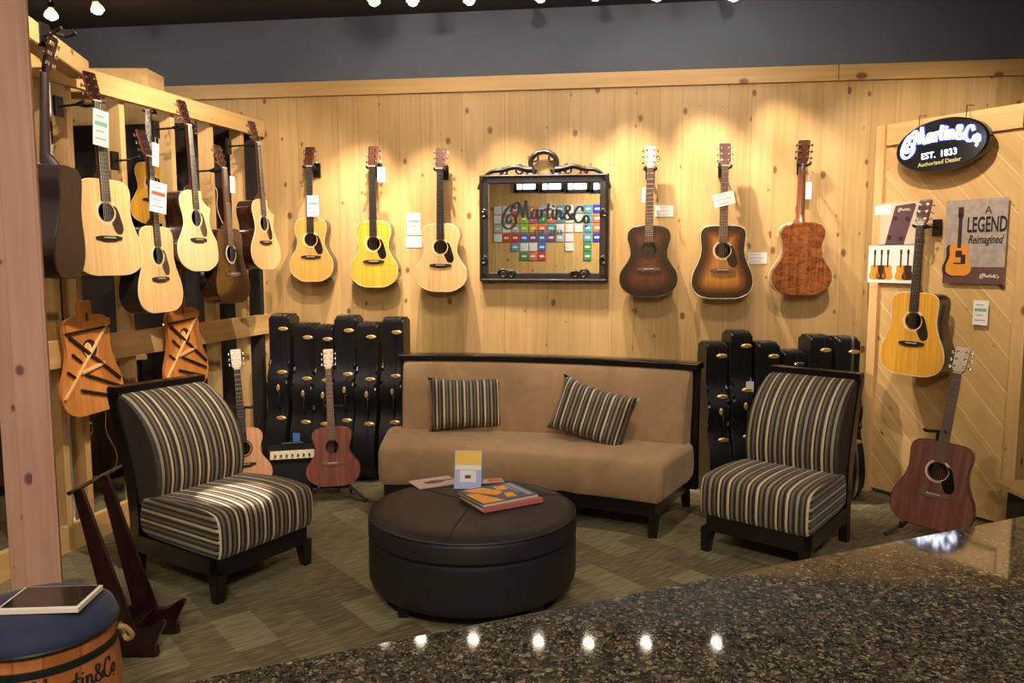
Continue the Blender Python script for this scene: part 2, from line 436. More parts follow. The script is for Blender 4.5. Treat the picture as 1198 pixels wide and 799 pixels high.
m = NT('mirror glass'); m.b.inputs['Metallic'].default_value = 1; m.b.inputs['Roughness'].default_value = 0.01; m.b.inputs['Base Color'].default_value = (0.9, 0.92, 0.9, 1); M['mirror'] = m.m
M['frame_dark'] = flat('dark carved frame', srgb(40, 32, 28), 0.4, coat=0.3, var=0.2, vs=60)
M['lamp_glass'] = flat('glowing lamp reflector glass', (0.8, 0.75, 0.6), 0.3, emit=(1.0, 0.84, 0.6), es=0.8, var=0)
M['bulb'] = flat('lit bulb', (1, 1, 1), 0.5, emit=(1.0, 0.86, 0.66), es=60, var=0)
M['sign_white'] = flat('lit white sign lettering', (1, 1, 1), 0.5, emit=(0.72, 0.84, 1.0), es=2.4, var=0)
M['sign_blue'] = flat('lit blue halo lettering', (0.02, 0.05, 0.3), 0.5, emit=(0.06, 0.12, 0.75), es=0.8, var=0)
M['sign_black'] = flat('glossy black sign face', (0.006, 0.006, 0.012), 0.15, var=0)
M['sign_yellow'] = flat('lit yellow lettering', (0.6, 0.5, 0.2), 0.5, emit=(0.75, 0.62, 0.25), es=0.5, var=0)
M['ink'] = flat('black ink', (0.01, 0.01, 0.01), 0.6, var=0)
M['daylight'] = flat('daylight window pane', (1, 1, 1), 0.5, emit=(0.8, 0.92, 1.0), es=3.0, var=0)
M['fill_glow'] = flat('fill panel diffuser', (1, 1, 1), 0.5, emit=(1.0, 0.9, 0.75), es=4.0, var=0)

# ------------------------------------------------------------------ lettering
LOGO = [
    [(1.55, 1.35), (1.2, 1.75), (.75, 1.6), (.3, 1.05), (.05, .4), (.1, -.35), (.6, -.85), (1.2, -.75), (1.6, -.2), (1.5, .4), (1.05, .75), (.6, .5), (.5, .05), (.8, -.2), (1.05, .05)],
    [(.95, 1.1), (1.35, 1.75), (1.8, 2.0), (2.0, 1.6), (1.75, .6), (1.45, .1)],
    [(1.95, 1.9), (2.25, 1.2), (2.4, .35)], [(2.4, .35), (2.6, 1.3), (2.75, 2.05)], [(2.75, 2.05), (2.85, 1.0), (3.05, .1), (3.35, .2)],
    [(4.1, .9), (3.75, 1.05), (3.45, .6), (3.5, .1), (3.8, .08), (4.1, .55)], [(4.12, 1.0), (4.05, .35), (4.18, .03), (4.4, .25)],
    [(4.5, 1.0), (4.58, .5), (4.52, 0.0)], [(4.56, .5), (4.75, .98), (5.0, .92)],
    [(5.4, 1.65), (5.25, .7), (5.3, .08), (5.55, .12)], [(5.02, 1.05), (5.68, 1.1)],
    [(5.9, 1.0), (5.82, .35), (5.93, .03), (6.1, .15)], [(5.93, 1.38), (5.97, 1.46)],
    [(6.28, 1.0), (6.32, .5), (6.26, 0.0)], [(6.3, .5), (6.58, .98), (6.8, .8), (6.78, .25), (6.9, .03), (7.1, .2)],
    [(8.1, .05), (7.45, .95), (7.42, 1.45), (7.75, 1.5), (7.78, 1.1), (7.25, .55), (7.3, .05), (7.75, .0), (8.15, .65)],
    [(9.3, 1.15), (9.15, 1.55), (8.75, 1.45), (8.4, .85), (8.35, .15), (8.75, -.25), (9.2, -.05), (9.4, .3)],
    [(9.75, .6), (9.5, .45), (9.45, .05), (9.65, -.2), (9.95, 0.0), (9.95, .45), (9.75, .6)], [(9.65, -.55), (9.7, -.6)],
]
def logo_bm(width, wt=0.2, y=0.0, th=0.002, arch=0.0, fmap=None, bm=None):
    bm = bm or nb(); s = width / 10.0
    for st in LOGO:
        pts = catmull([(p[0], p[1]) for p in st], 6)
        L, Rr = [], []
        for i, p in enumerate(pts):
            a = pts[max(0, i - 1)]; b = pts[min(len(pts) - 1, i + 1)]
            dx, dz = b[0] - a[0], b[1] - a[1]; l = math.hypot(dx, dz) or 1
            nx, nz = -dz / l, dx / l
            w = wt * (0.6 + 0.6 * abs(dz / l)) / 2
            up = arch * (1 - ((p[0] - 5) / 5) ** 2)
            ext = wt * 0.3 if i in (0, len(pts) - 1) else 0
            ex = ext * (-1 if i == 0 else 1)
            q = (p[0] + dx / l * ex, p[1] + up + dz / l * ex)
            L.append((q[0] + nx * w, q[1] + nz * w)); Rr.append((q[0] - nx * w, q[1] - nz * w))
        g = (lambda q, yy: ((q[0] - 5) * s, yy, q[1] * s)) if fmap is None else (lambda q, yy: fmap((q[0] - 5) * s, yy, q[1] * s))
        rows = [[bm.verts.new(g(a, y - th)), bm.verts.new(g(b, y - th)), bm.verts.new(g(b, y)), bm.verts.new(g(a, y))] for a, b in zip(L, Rr)]
        for r0, r1 in zip(rows, rows[1:]):
            for k in range(4): bm.faces.new((r0[k], r0[(k + 1) % 4], r1[(k + 1) % 4], r1[k]))
        bm.faces.new(rows[0]); bm.faces.new(rows[-1][::-1])
    return bm
def text_mesh(txt, size, mat, th=0.001, bold=0.0, shear=0.0, sx=1.0):
    cu = bpy.data.curves.new('lettering', 'FONT'); cu.body = txt; cu.size = size; cu.extrude = th / 2
    cu.align_x = 'CENTER'; cu.align_y = 'CENTER'; cu.offset = bold; cu.shear = shear; cu.resolution_u = 3
    o = bpy.data.objects.new('lettering', cu); C.objects.link(o)
    dg = bpy.context.evaluated_depsgraph_get()
    me = bpy.data.meshes.new_from_object(o.evaluated_get(dg))
    bpy.data.objects.remove(o)
    for v in me.vertices: v.co = V((v.co.x * sx, -v.co.z, v.co.y))
    me.materials.clear(); me.materials.append(mat)
    return me

# ------------------------------------------------------------------ room geometry
WN = V((-0.1415, -1, 0)).normalized()            # back wall normal into the room
WP = V((0, 5.605, 0)); WROT = math.atan2(WN.x, -WN.y)
WU = V((-WN.y, WN.x, 0))                          # along the wall to the right
LU = V((math.sin(R(14.5)), math.cos(R(14.5)), 0)); LN = V((LU.y, -LU.x, 0)); LP = V((-1.77, 5.855, 0)); LROT = math.atan2(LN.x, -LN.y)
PN = V((-0.867, -0.499, 0)).normalized(); PU = V((-PN.y, PN.x, 0)); PP = V((2.30, 5.12, 0)); PROT = math.atan2(PN.x, -PN.y)
CEIL = 3.2
bm = nb(); box(bm, (-0.6, 2.0, -0.05), (9.6, 9.4, 0.1)); struct('floor', bm, M['carpet'])
bm = nb(); box(bm, (-0.6, 2.0, CEIL + 0.05), (9.6, 9.4, 0.1)); struct('ceiling', bm, M['dark_ceiling'])
# back wall: pine planks with a painted wall above
bm = nb(); box(bm, (-0.4, 0.06, 1.38), (9.0, 0.12, 2.76)); struct('wall_back', bm, M['pine'], loc=WP, rot=(0, 0, WROT))
bm = nb(); box(bm, (-0.4, 0.07, 2.98), (9.0, 0.12, 0.44)); struct('wall_back_upper', bm, M['grey_paint'], loc=WP, rot=(0, 0, WROT))
bm = nb(); box(bm, (-2.55 + 0.03, -0.012, 2.71), (9.1, 0.024, 0.10), bev=0.003)
bm.free(); 
pj = hit(980, 95, WP, WN); sj = (pj - WP).dot(WU)
bm = nb(); box(bm, ((sj - 4.9) / 2, -0.012, 2.71), (sj + 4.9 - 0.004, 0.024, 0.10), bev=0.003); struct('trim_1', bm, M['pine_trim'], loc=WP, rot=(0, 0, WROT))
bm = nb(); box(bm, ((sj + 4.1) / 2, -0.012, 2.71), (4.1 - sj - 0.004, 0.024, 0.10), bev=0.003); struct('trim_2', bm, M['pine_trim'], loc=WP, rot=(0, 0, WROT))
bm = nb(); box(bm, (-4.9, 2.0, 1.6), (0.1, 9.4, 3.2)); struct('wall_left', bm, M['back_room'])
bm = nb(); box(bm, (4.0, 2.0, 1.6), (0.1, 9.4, 3.2)); struct('wall_right', bm, M['back_room'])
REARY = -2.4
bm = nb(); box(bm, (-0.6, REARY - 0.05, 1.6), (9.6, 0.1, 3.2)); struct('wall_rear', bm, M['pine'])

# ---- open stud wall on the left
def sl(px, z):       # distance along the stud wall of the point seen at px at height z
    h = None
    d = ray(px, 300); 
    a = (V((LP.x, LP.y, 0))).dot(LN) / (d.x * LN.x + d.y * LN.y)
    p = V((d.x * a, d.y * a, 0)); return (p - LP).dot(LU)
root = bpy.data.objects.new('wall_stud_frame', None); root.location = LP; root.rotation_euler = (0, 0, LROT); link(root)
root['kind'] = 'structure'
# local x runs along the wall: right (towards the back wall) is positive
lx0, lx1 = -3.05, -0.02
bm = nb(); box(bm, ((lx0 + lx1) / 2, 0.02, 2.437), (lx1 - lx0, 0.04, 0.112), bev=0.003); obj('top_beam', bm, M['pine_trim'], root)
bm = nb(); box(bm, ((lx0 + lx1) / 2, 0.02, 1.04), (lx1 - lx0, 0.04, 0.14), bev=0.003); obj('rail', bm, M['pine_trim'], root)
bm = nb(); box(bm, ((lx0 + lx1) / 2, 0.06, 0.07), (lx1 - lx0, 0.04, 0.14), bev=0.003); obj('bottom_plate', bm, M['pine_trim'], root)
for px in (98, 158, 215, 259, 294, 317):
    s = sl(px, 1.2); bm = nb(); box(bm, (0, 0, 1.22), (0.04 if px < 300 else 0.05, 0.09, 2.43), bev=0.003)
    obj('stud', bm, M['pine_z'], root, loc=(min(s, -0.03), 0.085, 0))
bm = nb(); box(bm, (sl(72, 1), 0.085, 1.22), (0.04, 0.09, 2.43), bev=0.003); obj('stud', bm, M['pine_z'], root)

# ---- cedar post and header
pc = V((-1.703, 2.75, 0))
o = thing('wooden_post', 'tall square reddish cedar post with knots at the far left behind the barrel stool', 'post', pc, (0, 0, R(29)))
bm = nb(); box(bm, (0, 0, CEIL / 2), (0.152, 0.152, CEIL), bev=0.004); obj('shaft', bm, M['post'], o)
bm = nb(); a = V((-2.14, 4.05, 2.445)); b = V((-1.86, 2.70, 2.445)); beam(bm, a, b, 0.09, 0.09, bev=0.004)
hd = obj('header_beam', bm, M['pine_y']); hd['kind'] = 'structure'; hd.name = 'trim_3'
bm = nb(); q = aty(186, 84, 5.1); beam(bm, (q.x - 0.03, 5.12, q.z - 0.07), (q.x - 1.6, 5.12, q.z - 0.07), 0.24, 0.14, bev=0.004); o = obj('trim_4', bm, M['pine_y']); o['kind'] = 'structure'

# ------------------------------------------------------------------ guitars
SH = {
 'om': [(0, 0), (.05, .28), (.012, .30), (.04, .58), (.10, .83), (.18, .965), (.26, 1.0), (.36, .95), (.47, .77), (.56, .645), (.64, .62), (.73, .665), (.82, .73), (.90, .715), (.955, .62), (.985, .46), (1.0, .26)],
 'dread': [(0, 0), (.05, .3), (.010, .38), (.035, .66), (.09, .87), (.17, .975), (.25, 1.0), (.36, .95), (.48, .82), (.58, .735), (.68, .70), (.78, .72), (.87, .735), (.935, .70), (.975, .60), (.995, .44), (1.0, .25)],
}
def outline(shape, hw, bl, cut=False):
    pr = [p for i, p in enumerate(SH[shape]) if i != 1]
    pts = [(h * hw, t * bl) for t, h in pr[1:]]
    right = catmull([(-pts[0][0], pts[0][1])] + pts + [(-pts[-1][0], pts[-1][1])], 4)
    k = 4; right = right[k:-k - 0] if True else right
    right = [p for p in right if p[0] > 0.002]
    left = [(-x, z) for x, z in right[::-1]]
    if cut:
        nr = []
        for x, z in right:
            t = z / bl
            if t > 0.80: x = min(x, hw * (0.66 - 0.34 * math.sin(min(1, (t - 0.80) / 0.13) * PI / 2)))
            nr.append((x, z))
        right = nr
    return right + left      # counter clockwise from bottom right up
_gc = {}
def guitar(label, origin, rot, scale=1.0, shape='om', hw=0.19, top='spruce', side='rosewood', head='head_face', board='ebony', guard=True, cut=False,
           bind='bind_white', bl=0.485, depth=0.105, name='acoustic_guitar', group=None, back=None, tuner='chrome', rosette='bind_white', neckm='neck'):
    t = thing(name, label, 'guitar', origin, rot, group, scale)
    P = outline(shape, hw, bl, cut); n = len(P)
    hz = bl * 0.665; hr = 0.049; bz = bl * 0.40; L = 1.02; nutz = 0.872
    # body shell: sides and domed back
    bm = nb()
    f0 = [bm.verts.new((x, 0.0, z)) for x, z in P]
    f1 = [bm.verts.new((x, depth - 0.006, z)) for x, z in P]
    f2 = [bm.verts.new((x * 0.96, depth, hz * 0.5 + (z - hz * 0.5) * 0.965)) for x, z in P]
    for a, b, mi in ((f0, f1, 0), (f1, f2, 1)):
        for i in range(n):
            f = bm.faces.new((a[i], a[(i + 1) % n], b[(i + 1) % n], b[i])); f.material_index = mi
    f = bm.faces.new(f2); f.material_index = 1
    obj('body', bm, [M[side], M[back or side]], t, ang=50)
    # soundboard with real hole, rings carry distance from the edge
    bm = nb(); lay = bm.verts.layers.float.new('edge')
    K = 7; rings = []
    hole = []
    for x, z in P:
        a = math.atan2(z - hz, x); hole.append((hr * math.cos(a), hz + hr * math.sin(a)))
    def dist(x, z): return min(math.hypot(x - p[0], z - p[1]) for p in P)
    for k in range(K + 1):
        u = (k / K)
        rg = []
        for (x, z), (a, b) in zip(P, hole):
            q = (x * (1 - u) + a * u, z * (1 - u) + b * u)
            v = bm.verts.new((q[0], -0.003, q[1])); v[lay] = min(1.0, (dist(*q) if k else 0.0) / 0.10)
            rg.append(v)
        rings.append(rg)
    for a, b in zip(rings, rings[1:]):
        for i in range(n): bm.faces.new((a[i], a[(i + 1) % n], b[(i + 1) % n], b[i]))
    lo = []
    for v in rings[-1]:
        w = bm.verts.new((v.co.x, 0.001, v.co.z)); lo.append(w)
    for i in range(n): bm.faces.new((rings[-1][i], rings[-1][(i + 1) % n], lo[(i + 1) % n], lo[i]))
    lo = []
    for v in rings[0]:
        w = bm.verts.new((v.co.x, 0.0, v.co.z)); lo.append(w)
    for i in range(n): bm.faces.new((rings[0][(i + 1) % n], rings[0][i], lo[i], lo[(i + 1) % n]))
    obj('soundboard', bm, M[top], t)
    # binding
    bm = nb(); tube(bm, [(x, -0.001, z) for x, z in P + P[:1]], 0.0028, 5, cap=False); obj('binding', bm, M[bind], t)
    # rosette
    bm = nb()
    for k, (r0, r1) in enumerate(((0.0535, 0.0565), (0.0585, 0.064))):
        lathe(bm, [(r0, 0.0032), (r0, 0.0042), (r1, 0.0042), (r1, 0.0032)], 40)
    for v in bm.verts: v.co = V((v.co.x, -v.co.z, v.co.y + hz))
    obj('rosette', bm, M[rosette], t)
    # inside seen through the hole
    # pickguard
    if guard:
        g = [(.044, .034), (.058, .030), (.072, .008), (.082, -.025), (.092, -.060), (.095, -.090), (.084, -.112), (.062, -.116), (.044, -.102), (.034, -.080), (.026, -.056), (.040, -.042), (.052, -.020), (.055, .006)]
        g = catmull([(x, hz + z * 0.95) for x, z in g], 4, True)
        bm = nb(); prism(bm, g, -0.0045, -0.003); obj('pickguard', bm, M['tortoise'] if guard is True else M[guard], t)
    # bridge
    g = [(-.078, -.010), (-.05, -.011), (-.035, -.02), (.035, -.02), (.05, -.011), (.078, -.010), (.080, .004), (.05, .010), (-.05, .010), (-.080, .004)]
    bm = nb(); prism(bm, [(x, bz + z) for x, z in g], -0.010, -0.003, bev=0.0015); br = obj('bridge', bm, M[board], t)
    bm = nb(); box(bm, (0, -0.0115, bz), (0.07, 0.004, 0.003)); obj('saddle', bm, M['bone'], br)
    # neck
    bm = nb(); rings = []
    for z, w, d in ((bl - 0.012, .056, .075), (bl + 0.02, .0555, .055), (bl + 0.05, .054, .026), (bl + 0.2, .050, .023), (nutz - 0.02, .045, .021), (nutz, .0435, .018)):
        rg = [bm.verts.new((w / 2 * math.cos(PI * k / 8), -0.003 + d * math.sin(PI * k / 8), z)) for k in range(9)]
        rings.append(rg)
    for a, b in zip(rings, rings[1:]):
        for i in range(9): bm.faces.new((a[i], a[(i + 1) % 9], b[(i + 1) % 9], b[i]))
    bm.faces.new(rings[0]); bm.faces.new(rings[-1])
    obj('neck', bm, M[neckm], t)
    bm = nb(); z0 = hz + hr + 0.004
    beam(bm, (0, -0.0065, z0), (0, -0.0065, nutz), 0.0565, 0.007, up=(0, 1, 0), w2=0.0435)
    sc_len = (nutz - bz)
    for k in range(1, 20):
        z = nutz - sc_len * (1 - 2 ** (-k / 12))
        if z > z0: box(bm, (0, -0.0105, z), (0.0435 + (0.013 * (nutz - z) / (nutz - z0)), 0.0012, 0.0016), mi=1)
    obj('fretboard', bm, [M[board], M['chrome']], t)
    bm = nb(); box(bm, (0, -0.007, nutz + 0.002), (0.0435, 0.010, 0.005)); obj('nut', bm, M['bone'], t)
    # headstock tilts back 13 degrees
    ta = R(13)
    hs = obj('headstock', (lambda b: prism(b, [(-.022, 0), (.022, 0), (.034, .022), (.0375, .146), (.030, .150), (-.030, .150), (-.0375, .146), (-.034, .022)], 0.0, 0.015, bev=0.002))(nb()), M[neckm], t, loc=(0, -0.003, nutz + 0.003), rot=(-ta, 0, 0))
    bm = nb(); prism(bm, [(-.020, 0.006), (.020, 0.006), (.0325, .024), (.0358, .144), (.029, .148), (-.029, .148), (-.0358, .144), (-.0325, .024)], -0.0015, 0.001); obj('headplate', bm, M[head], hs)
    me = None
    for sgn in (-1, 1):
        for k in range(3):
            if me is None:
                bm = nb(); tube(bm, [(0, -0.012, 0), (0, 0.0, 0)], 0.0042, 8); tube(bm, [(0, -0.0025, 0), (0, 0.0, 0)], 0.0075, 8)
                tube(bm, [(0.0, 0.019, 0), (0.022, 0.019, 0)], 0.0025, 6); box(bm, (0.002, 0.019, 0), (0.014, 0.008, 0.016), bev=0.002)
                box(bm, (0.027, 0.019, 0), (0.011, 0.007, 0.019), bev=0.003)
                me = finish(bm, 'tuning_peg', M[tuner])
            obj('tuning_peg', me, None, hs, loc=(sgn * 0.0225, 0, 0.036 + 0.041 * k), rot=(0, 0 if sgn > 0 else PI, 0))
    bm = nb()
    for k in range(6):
        u = -1 + 2 * k / 5
        r = 0.0009 - 0.0001 * k
        tube(bm, [(u * 0.027, -0.0125, bz), (u * 0.0175, -0.0135, nutz + 0.001)], r, 4)
    obj('strings', bm, M['steel_string'], t)
    return t

def hanger(at, rotz, label, reach=0.11, mat='black_rubber', plate=True, group='guitar hangers'):
    """wall hanger; local -Y points away from the wall; origin on the wall at yoke height"""
    t = thing('guitar_hanger', label, 'hanger', at, (0, 0, rotz), group)
    bm = nb(); box(bm, (0, -0.008, 0.0), (0.055, 0.016, 0.10), bev=0.004); obj('wall_plate', bm, M['black_wood'], t)
    bm = nb(); tube(bm, [(0, -0.015, 0), (0, -reach + 0.02, 0.004)], 0.006, 8); obj('arm', bm, M['black'], t)
    bm = nb(); tube(bm, [(-0.038, -reach - 0.035, 0.012), (-0.038, -reach - 0.012, 0.004), (-0.028, -reach + 0.016, 0.0), (0, -reach + 0.022, 0.0), (0.028, -reach + 0.016, 0.0), (0.038, -reach - 0.012, 0.004), (0.038, -reach - 0.035, 0.012)], 0.008, 8)
    obj('yoke', bm, M[mat], t)
    return t

BL_OM, HWOM = 0.49, 0.188
def wall_guitar(px, yb, yt, lab, off=0.155, flip=False, **k):
    B = hit(px, yb, WP + WN * off, WN); T = hit(px, yt, WP + WN * off, WN)
    s = (T.z - B.z) / 1.015
    rz = WROT + (PI if flip else 0)
    org = B + WN * 0.0
    if flip: org = B - WN * 0.105 * s
    g = guitar(lab, org, (0, 0, rz), s, **k)
    nz = B.z + 0.86 * s
    at = V((B.x, B.y, 0)) - WN * off; at.z = nz
    return g, B, s, at
lg = []
for px, yb, yt, lab, k in (
    (365, 330, 172, 'amber topped guitar, leftmost on the back wall, with a price tag over its neck', dict(shape='om', hw=0.172, top='spruce_amber', side='mahogany_side')),
    (438, 337, 171, 'golden yellow topped guitar on the back wall between the amber and the pale one', dict(shape='om', hw=0.178, top='spruce_gold', side='rosewood')),
    (516, 342, 173, 'pale natural topped acoustic guitar on the back wall just left of the framed mirror', dict(shape='om', hw=0.188, top='spruce', side='rosewood')),
    (758, 348, 171, 'dark brown burst acoustic guitar without pickguard on the wall just right of the mirror', dict(shape='om', hw=0.193, top='burst_dark', side='mahogany_side', guard=False, head='head_pale', board='rosewood_board', bind='ebony', rosette='ebony')),
    (844, 350, 168, 'glossy sunburst dreadnought guitar with black pickguard on the back wall', dict(shape='dread', hw=0.198, top='burst_sun', side='mahogany_gloss', board='rosewood_board')),
    (937, 347, 163, 'guitar of figured reddish koa hung with its glossy back outward on the back wall', dict(shape='om', hw=0.190, top='koa', side='koa', back='koa', flip=True)),
):
    g, B, s, at = wall_guitar(px, yb, yt, lab, **k)
    lg.append((g, B, s, at))
    hanger(at, WROT, 'black yoke hanger on the pine wall holding the ' + ('amber', 'golden yellow', 'pale natural', 'dark brown burst', 'sunburst', 'koa backed')[len(lg) - 1] + ' guitar', reach=0.135 if len(lg) < 6 else 0.08)

def left_guitar(px, yb, pxt, yt, lab, off=0.27, tilt=3.0, flip=False, hlab=None, rot_extra=0, **k):
    B = hit(px, yb, LP + LN * off, LN); T = hit(pxt, yt, LP + LN * (off - 0.05), LN)
    s = (T.z - B.z) / 1.01
    org = B - (LN * 0.105 * s if flip else V((0, 0, 0)))
    rz = LROT - R(7) + rot_extra + (PI if flip else 0); k.setdefault('depth', 0.122); k.setdefault('head', 'rosewood')
    k['hw'] = k['hw'] * 1.06
    g = guitar(lab, org, (R(-tilt) * (-1 if flip else 1), 0, rz), s, **k)
    at = V((B.x, B.y, 0)) - LN * (off); at.z = B.z + 0.855 * s
    hanger(at, LROT, hlab, reach=off - 0.065 - 0.015 * tilt * s)
    return g, B, s
left_guitar(131, 323, 106, 84, 'large natural dreadnought guitar hanging nearest on the stud frame, one big white tag on neck', shape='dread', hw=0.198, top='spruce', side='rosewood', hlab='black yoke hanger holding the nearest natural dreadnought on the stud frame')
left_guitar(191, 366, 165, 152, 'natural dreadnought hung low on the stud frame with two white tags', shape='dread', hw=0.196, top='spruce', side='ebony', rot_extra=R(12), hlab='black yoke hanger holding the low hung natural dreadnought')
left_guitar(235, 318, 213, 117, 'pale cutaway acoustic guitar hanging on the stud frame above the second braced wooden top', shape='om', hw=0.195, top='spruce_pale', side='mahogany_gloss', cut=True, rot_extra=R(9), hlab='black yoke hanger holding the pale cutaway guitar')
left_guitar(275, 355, 255, 170, 'all dark brown acoustic guitar hung low on the stud frame', shape='dread', hw=0.19, top='mahogany_gloss', side='mahogany_gloss', board='rosewood_board', bind='ebony', rot_extra=R(10), hlab='black yoke hanger holding the all dark brown guitar')
left_guitar(313, 316, 296, 142, 'natural cutaway guitar hanging last on the stud frame beside the back wall', shape='om', hw=0.182, top='spruce', side='mahogany_gloss', cut=True, rot_extra=R(9), hlab='black yoke hanger holding the cutaway guitar beside the back wall')
# the guitar turned back outward on the header by the post
B = aty(69, 326, 3.42)
s = 0.99
hx = V((-1.98, 3.42, 0))
guitar('dark mahogany guitar hung with its back to the room beside the cedar post', V((B.x - 0.06, B.y + 0.0, B.z)), (R(-3), 0, LROT + PI + R(26)), s, head='rosewood', shape='dread', hw=0.198, top='spruce', side='dark_back', back='dark_back', neckm='dark_back')
hanger(V((-1.965, 3.44, 2.445)), LROT, 'black yoke hanger on the header holding the back turned mahogany guitar', reach=0.10)

# ------------------------------------------------------------------ tags and cards
def card(label, at, rz, w, h, roll=0.0, tiltx=0.0, cat='tag', name='price_tag', lines=4, colour=None, string=0.0, group=None, img=None):
    t = thing(name, label, cat, at, (tiltx, roll, rz), group)
    bm = nb(); box(bm, (0, 0, 0), (w, 0.0015, h)); obj('card', bm, M['white_card'], t)
    if lines:
        bm = nb()
        for i in range(lines):
            ww = w * (0.7 if i % 2 else 0.5); box(bm, (-(w * 0.8 - ww) / 2 * 0.5, -0.001, h * (0.32 - 0.62 * i / max(1, lines - 1))), (ww, 0.0006, h * 0.035))
        obj('print_lines', bm, M['grey_ink'], t)
    if colour:
        bm = nb(); box(bm, (0, -0.0011, h * 0.12), (w * 0.8, 0.0006, h * 0.12)); obj('colour_band', bm, M[colour], t)
    if string:
        bm = nb(); tube(bm, [(0, 0, h / 2 - 0.005), (0.004, 0.006, h / 2 + string)], 0.0008, 4); obj('string', bm, M['white_card'], t)
    return t
M['grey_ink'] = flat('grey print', srgb(150, 150, 150), 0.6, var=0)
M['green_ink'] = flat('green print', srgb(120, 180, 150), 0.6, var=0)
M['red_ink'] = flat('red print', srgb(200, 90, 60), 0.6, var=0)
def wcard(px, py, w, h, lab, off=0.172, roll=0, pl=(WP, WN, WROT), **k):
    p = hit(px, py, pl[0] + pl[1] * off, pl[1])
    return card(lab, p, pl[2], w, h, roll=roll, **k)
wcard(366, 241, 0.085, 0.145, 'white price tag with small print hanging over the amber guitar neck', string=0.03, colour='green_ink')
wcard(446, 204, 0.055, 0.10, 'small white tag beside the neck of the golden yellow guitar', string=0.05)
wcard(484, 262, 0.10, 0.155, 'taller white printed card pinned to the pine wall left of the pale natural guitar', off=0.003, name='wall_card', cat='card', colour='green_ink')
wcard(484, 283, 0.115, 0.078, 'small white label pinned right under the taller printed card', off=0.003, name='wall_card', cat='card', lines=3)
wcard(777, 247, 0.125, 0.075, 'white label pinned to the wall right of the dark brown burst guitar', off=0.003, name='wall_card', cat='card', lines=3)
wcard(886, 302, 0.125, 0.075, 'white label pinned to the wall between the sunburst and koa backed guitars', off=0.003, name='wall_card', cat='card', lines=3)
wcard(847, 233, 0.135, 0.085, 'white tag tilted across the neck of the sunburst guitar', roll=R(-14), lines=3)
wcard(753, 228, 0.024, 0.10, 'narrow white slip showing behind the neck of the dark burst guitar', off=0.12, lines=0)
wcard(946, 223, 0.036, 0.11, 'narrow cream slip beside the neck of the koa backed guitar', off=0.09, lines=0, string=0.05)
LPL = (LP, LN, LROT)
wcard(118, 150, 0.10, 0.17, 'bright white tag on the neck of the nearest natural dreadnought', off=0.30, pl=LPL, colour='green_ink', string=0.03, roll=R(4))
wcard(182, 181, 0.05, 0.12, 'narrow white tag high on the neck of the low hung dreadnought', off=0.30, pl=LPL, string=0.03, roll=R(4))
wcard(185, 231, 0.13, 0.16, 'wide white tag just above the body of the low hung dreadnought', off=0.30, pl=LPL, colour='red_ink', roll=R(6))
wcard(272, 216, 0.05, 0.10, 'small white tag on the neck of the all dark brown guitar', off=0.30, pl=LPL, string=0.03)
wcard(240, 168, 0.03, 0.10, 'small hanging slip near the neck of the pale cutaway guitar', off=0.20, pl=LPL, string=0.03, lines=0) if False else None

# ------------------------------------------------------------------ braced wooden tops on the rail
def braced(px, pyb, pyt, lab, mirror=False):
    B = hit(px, pyb, LP + LN * 0.05, LN); T = hit(px, pyt, LP + LN * 0.05, LN)
    s = (T.z - B.z) / 0.49
    t = thing('braced_guitar_top', lab, 'guitar part', B, (R(-2), R(-2), LROT), 'braced guitar tops', s)
    P = outline('dread', 0.20, 0.49)
    bm = nb(); prism(bm, [(x, z) for x, z in P], -0.012, 0.008, bev=0.003); obj('plate', bm, M['light_wood'], t)
    bm = nb(); lathe(bm, [(0, 0.0125), (0.047, 0.0125), (0.047, 0.0135), (0, 0.0135)], 32)
    for v in bm.verts: v.co = V((v.co.x, -v.co.z, v.co.y + 0.325))
    obj('soundhole', bm, M['brace_dark'], t)
    bm = nb(); lathe(bm, [(0, 0.0137), (0.036, 0.0137), (0.036, 0.0142), (0, 0.0142)], 32)
    for v in bm.verts: v.co = V((v.co.x * 0.72 - 0.013, -v.co.z, v.co.y + 0.322))
    obj('label_disc', bm, M['brace_wood'], t)
    for a, b, w, mt in (((-0.188, .105), (0.125, .435), 0.012, 'brace_wood'), ((-.125, .40), (.178, .15), 0.015, 'brace_dark'),
                        ((-.14, .437), (.142, .447), 0.036, 'light_wood'), ((-.145, .412), (.145, .422), 0.008, 'brace_dark'),
                        ((-.045, .205), (.172, .11), 0.012, 'brace_dark'), ((-.085, .135), (.145, .06), 0.012, 'brace_dark'), ((-.115, .315), (-.06, .265), 0.009, 'brace_dark'), ((-.155, .235), (-.11, .20), 0.009, 'brace_dark'),
                        ((-.07, .215), (.085, .245), 0.016, 'brace_wood')):
        bm = nb(); beam(bm, (a[0], -0.017, a[1]), (b[0], -0.017, b[1]), 0.012, w, up=(0, 0, 1), bev=0.002)
        obj('brace', bm, M[mt], t)
    bm = nb(); box(bm, (0.0, 0.0, 0.515), (0.075, 0.03, 0.09), bev=0.004); obj('neck_block', bm, M['light_wood'], t)
    bm = nb(); box(bm, (0.0, -0.0165, 0.483), (0.008, 0.003, 0.04)); obj('slot', bm, M['brace_dark'], t)
    return t
braced(111, 484, 368, 'guitar shaped wooden top with crossed braces on the rail nearest the cedar post')
braced(220, 456, 360, 'guitar shaped wooden top with crossed braces on the rail behind the left armchair')

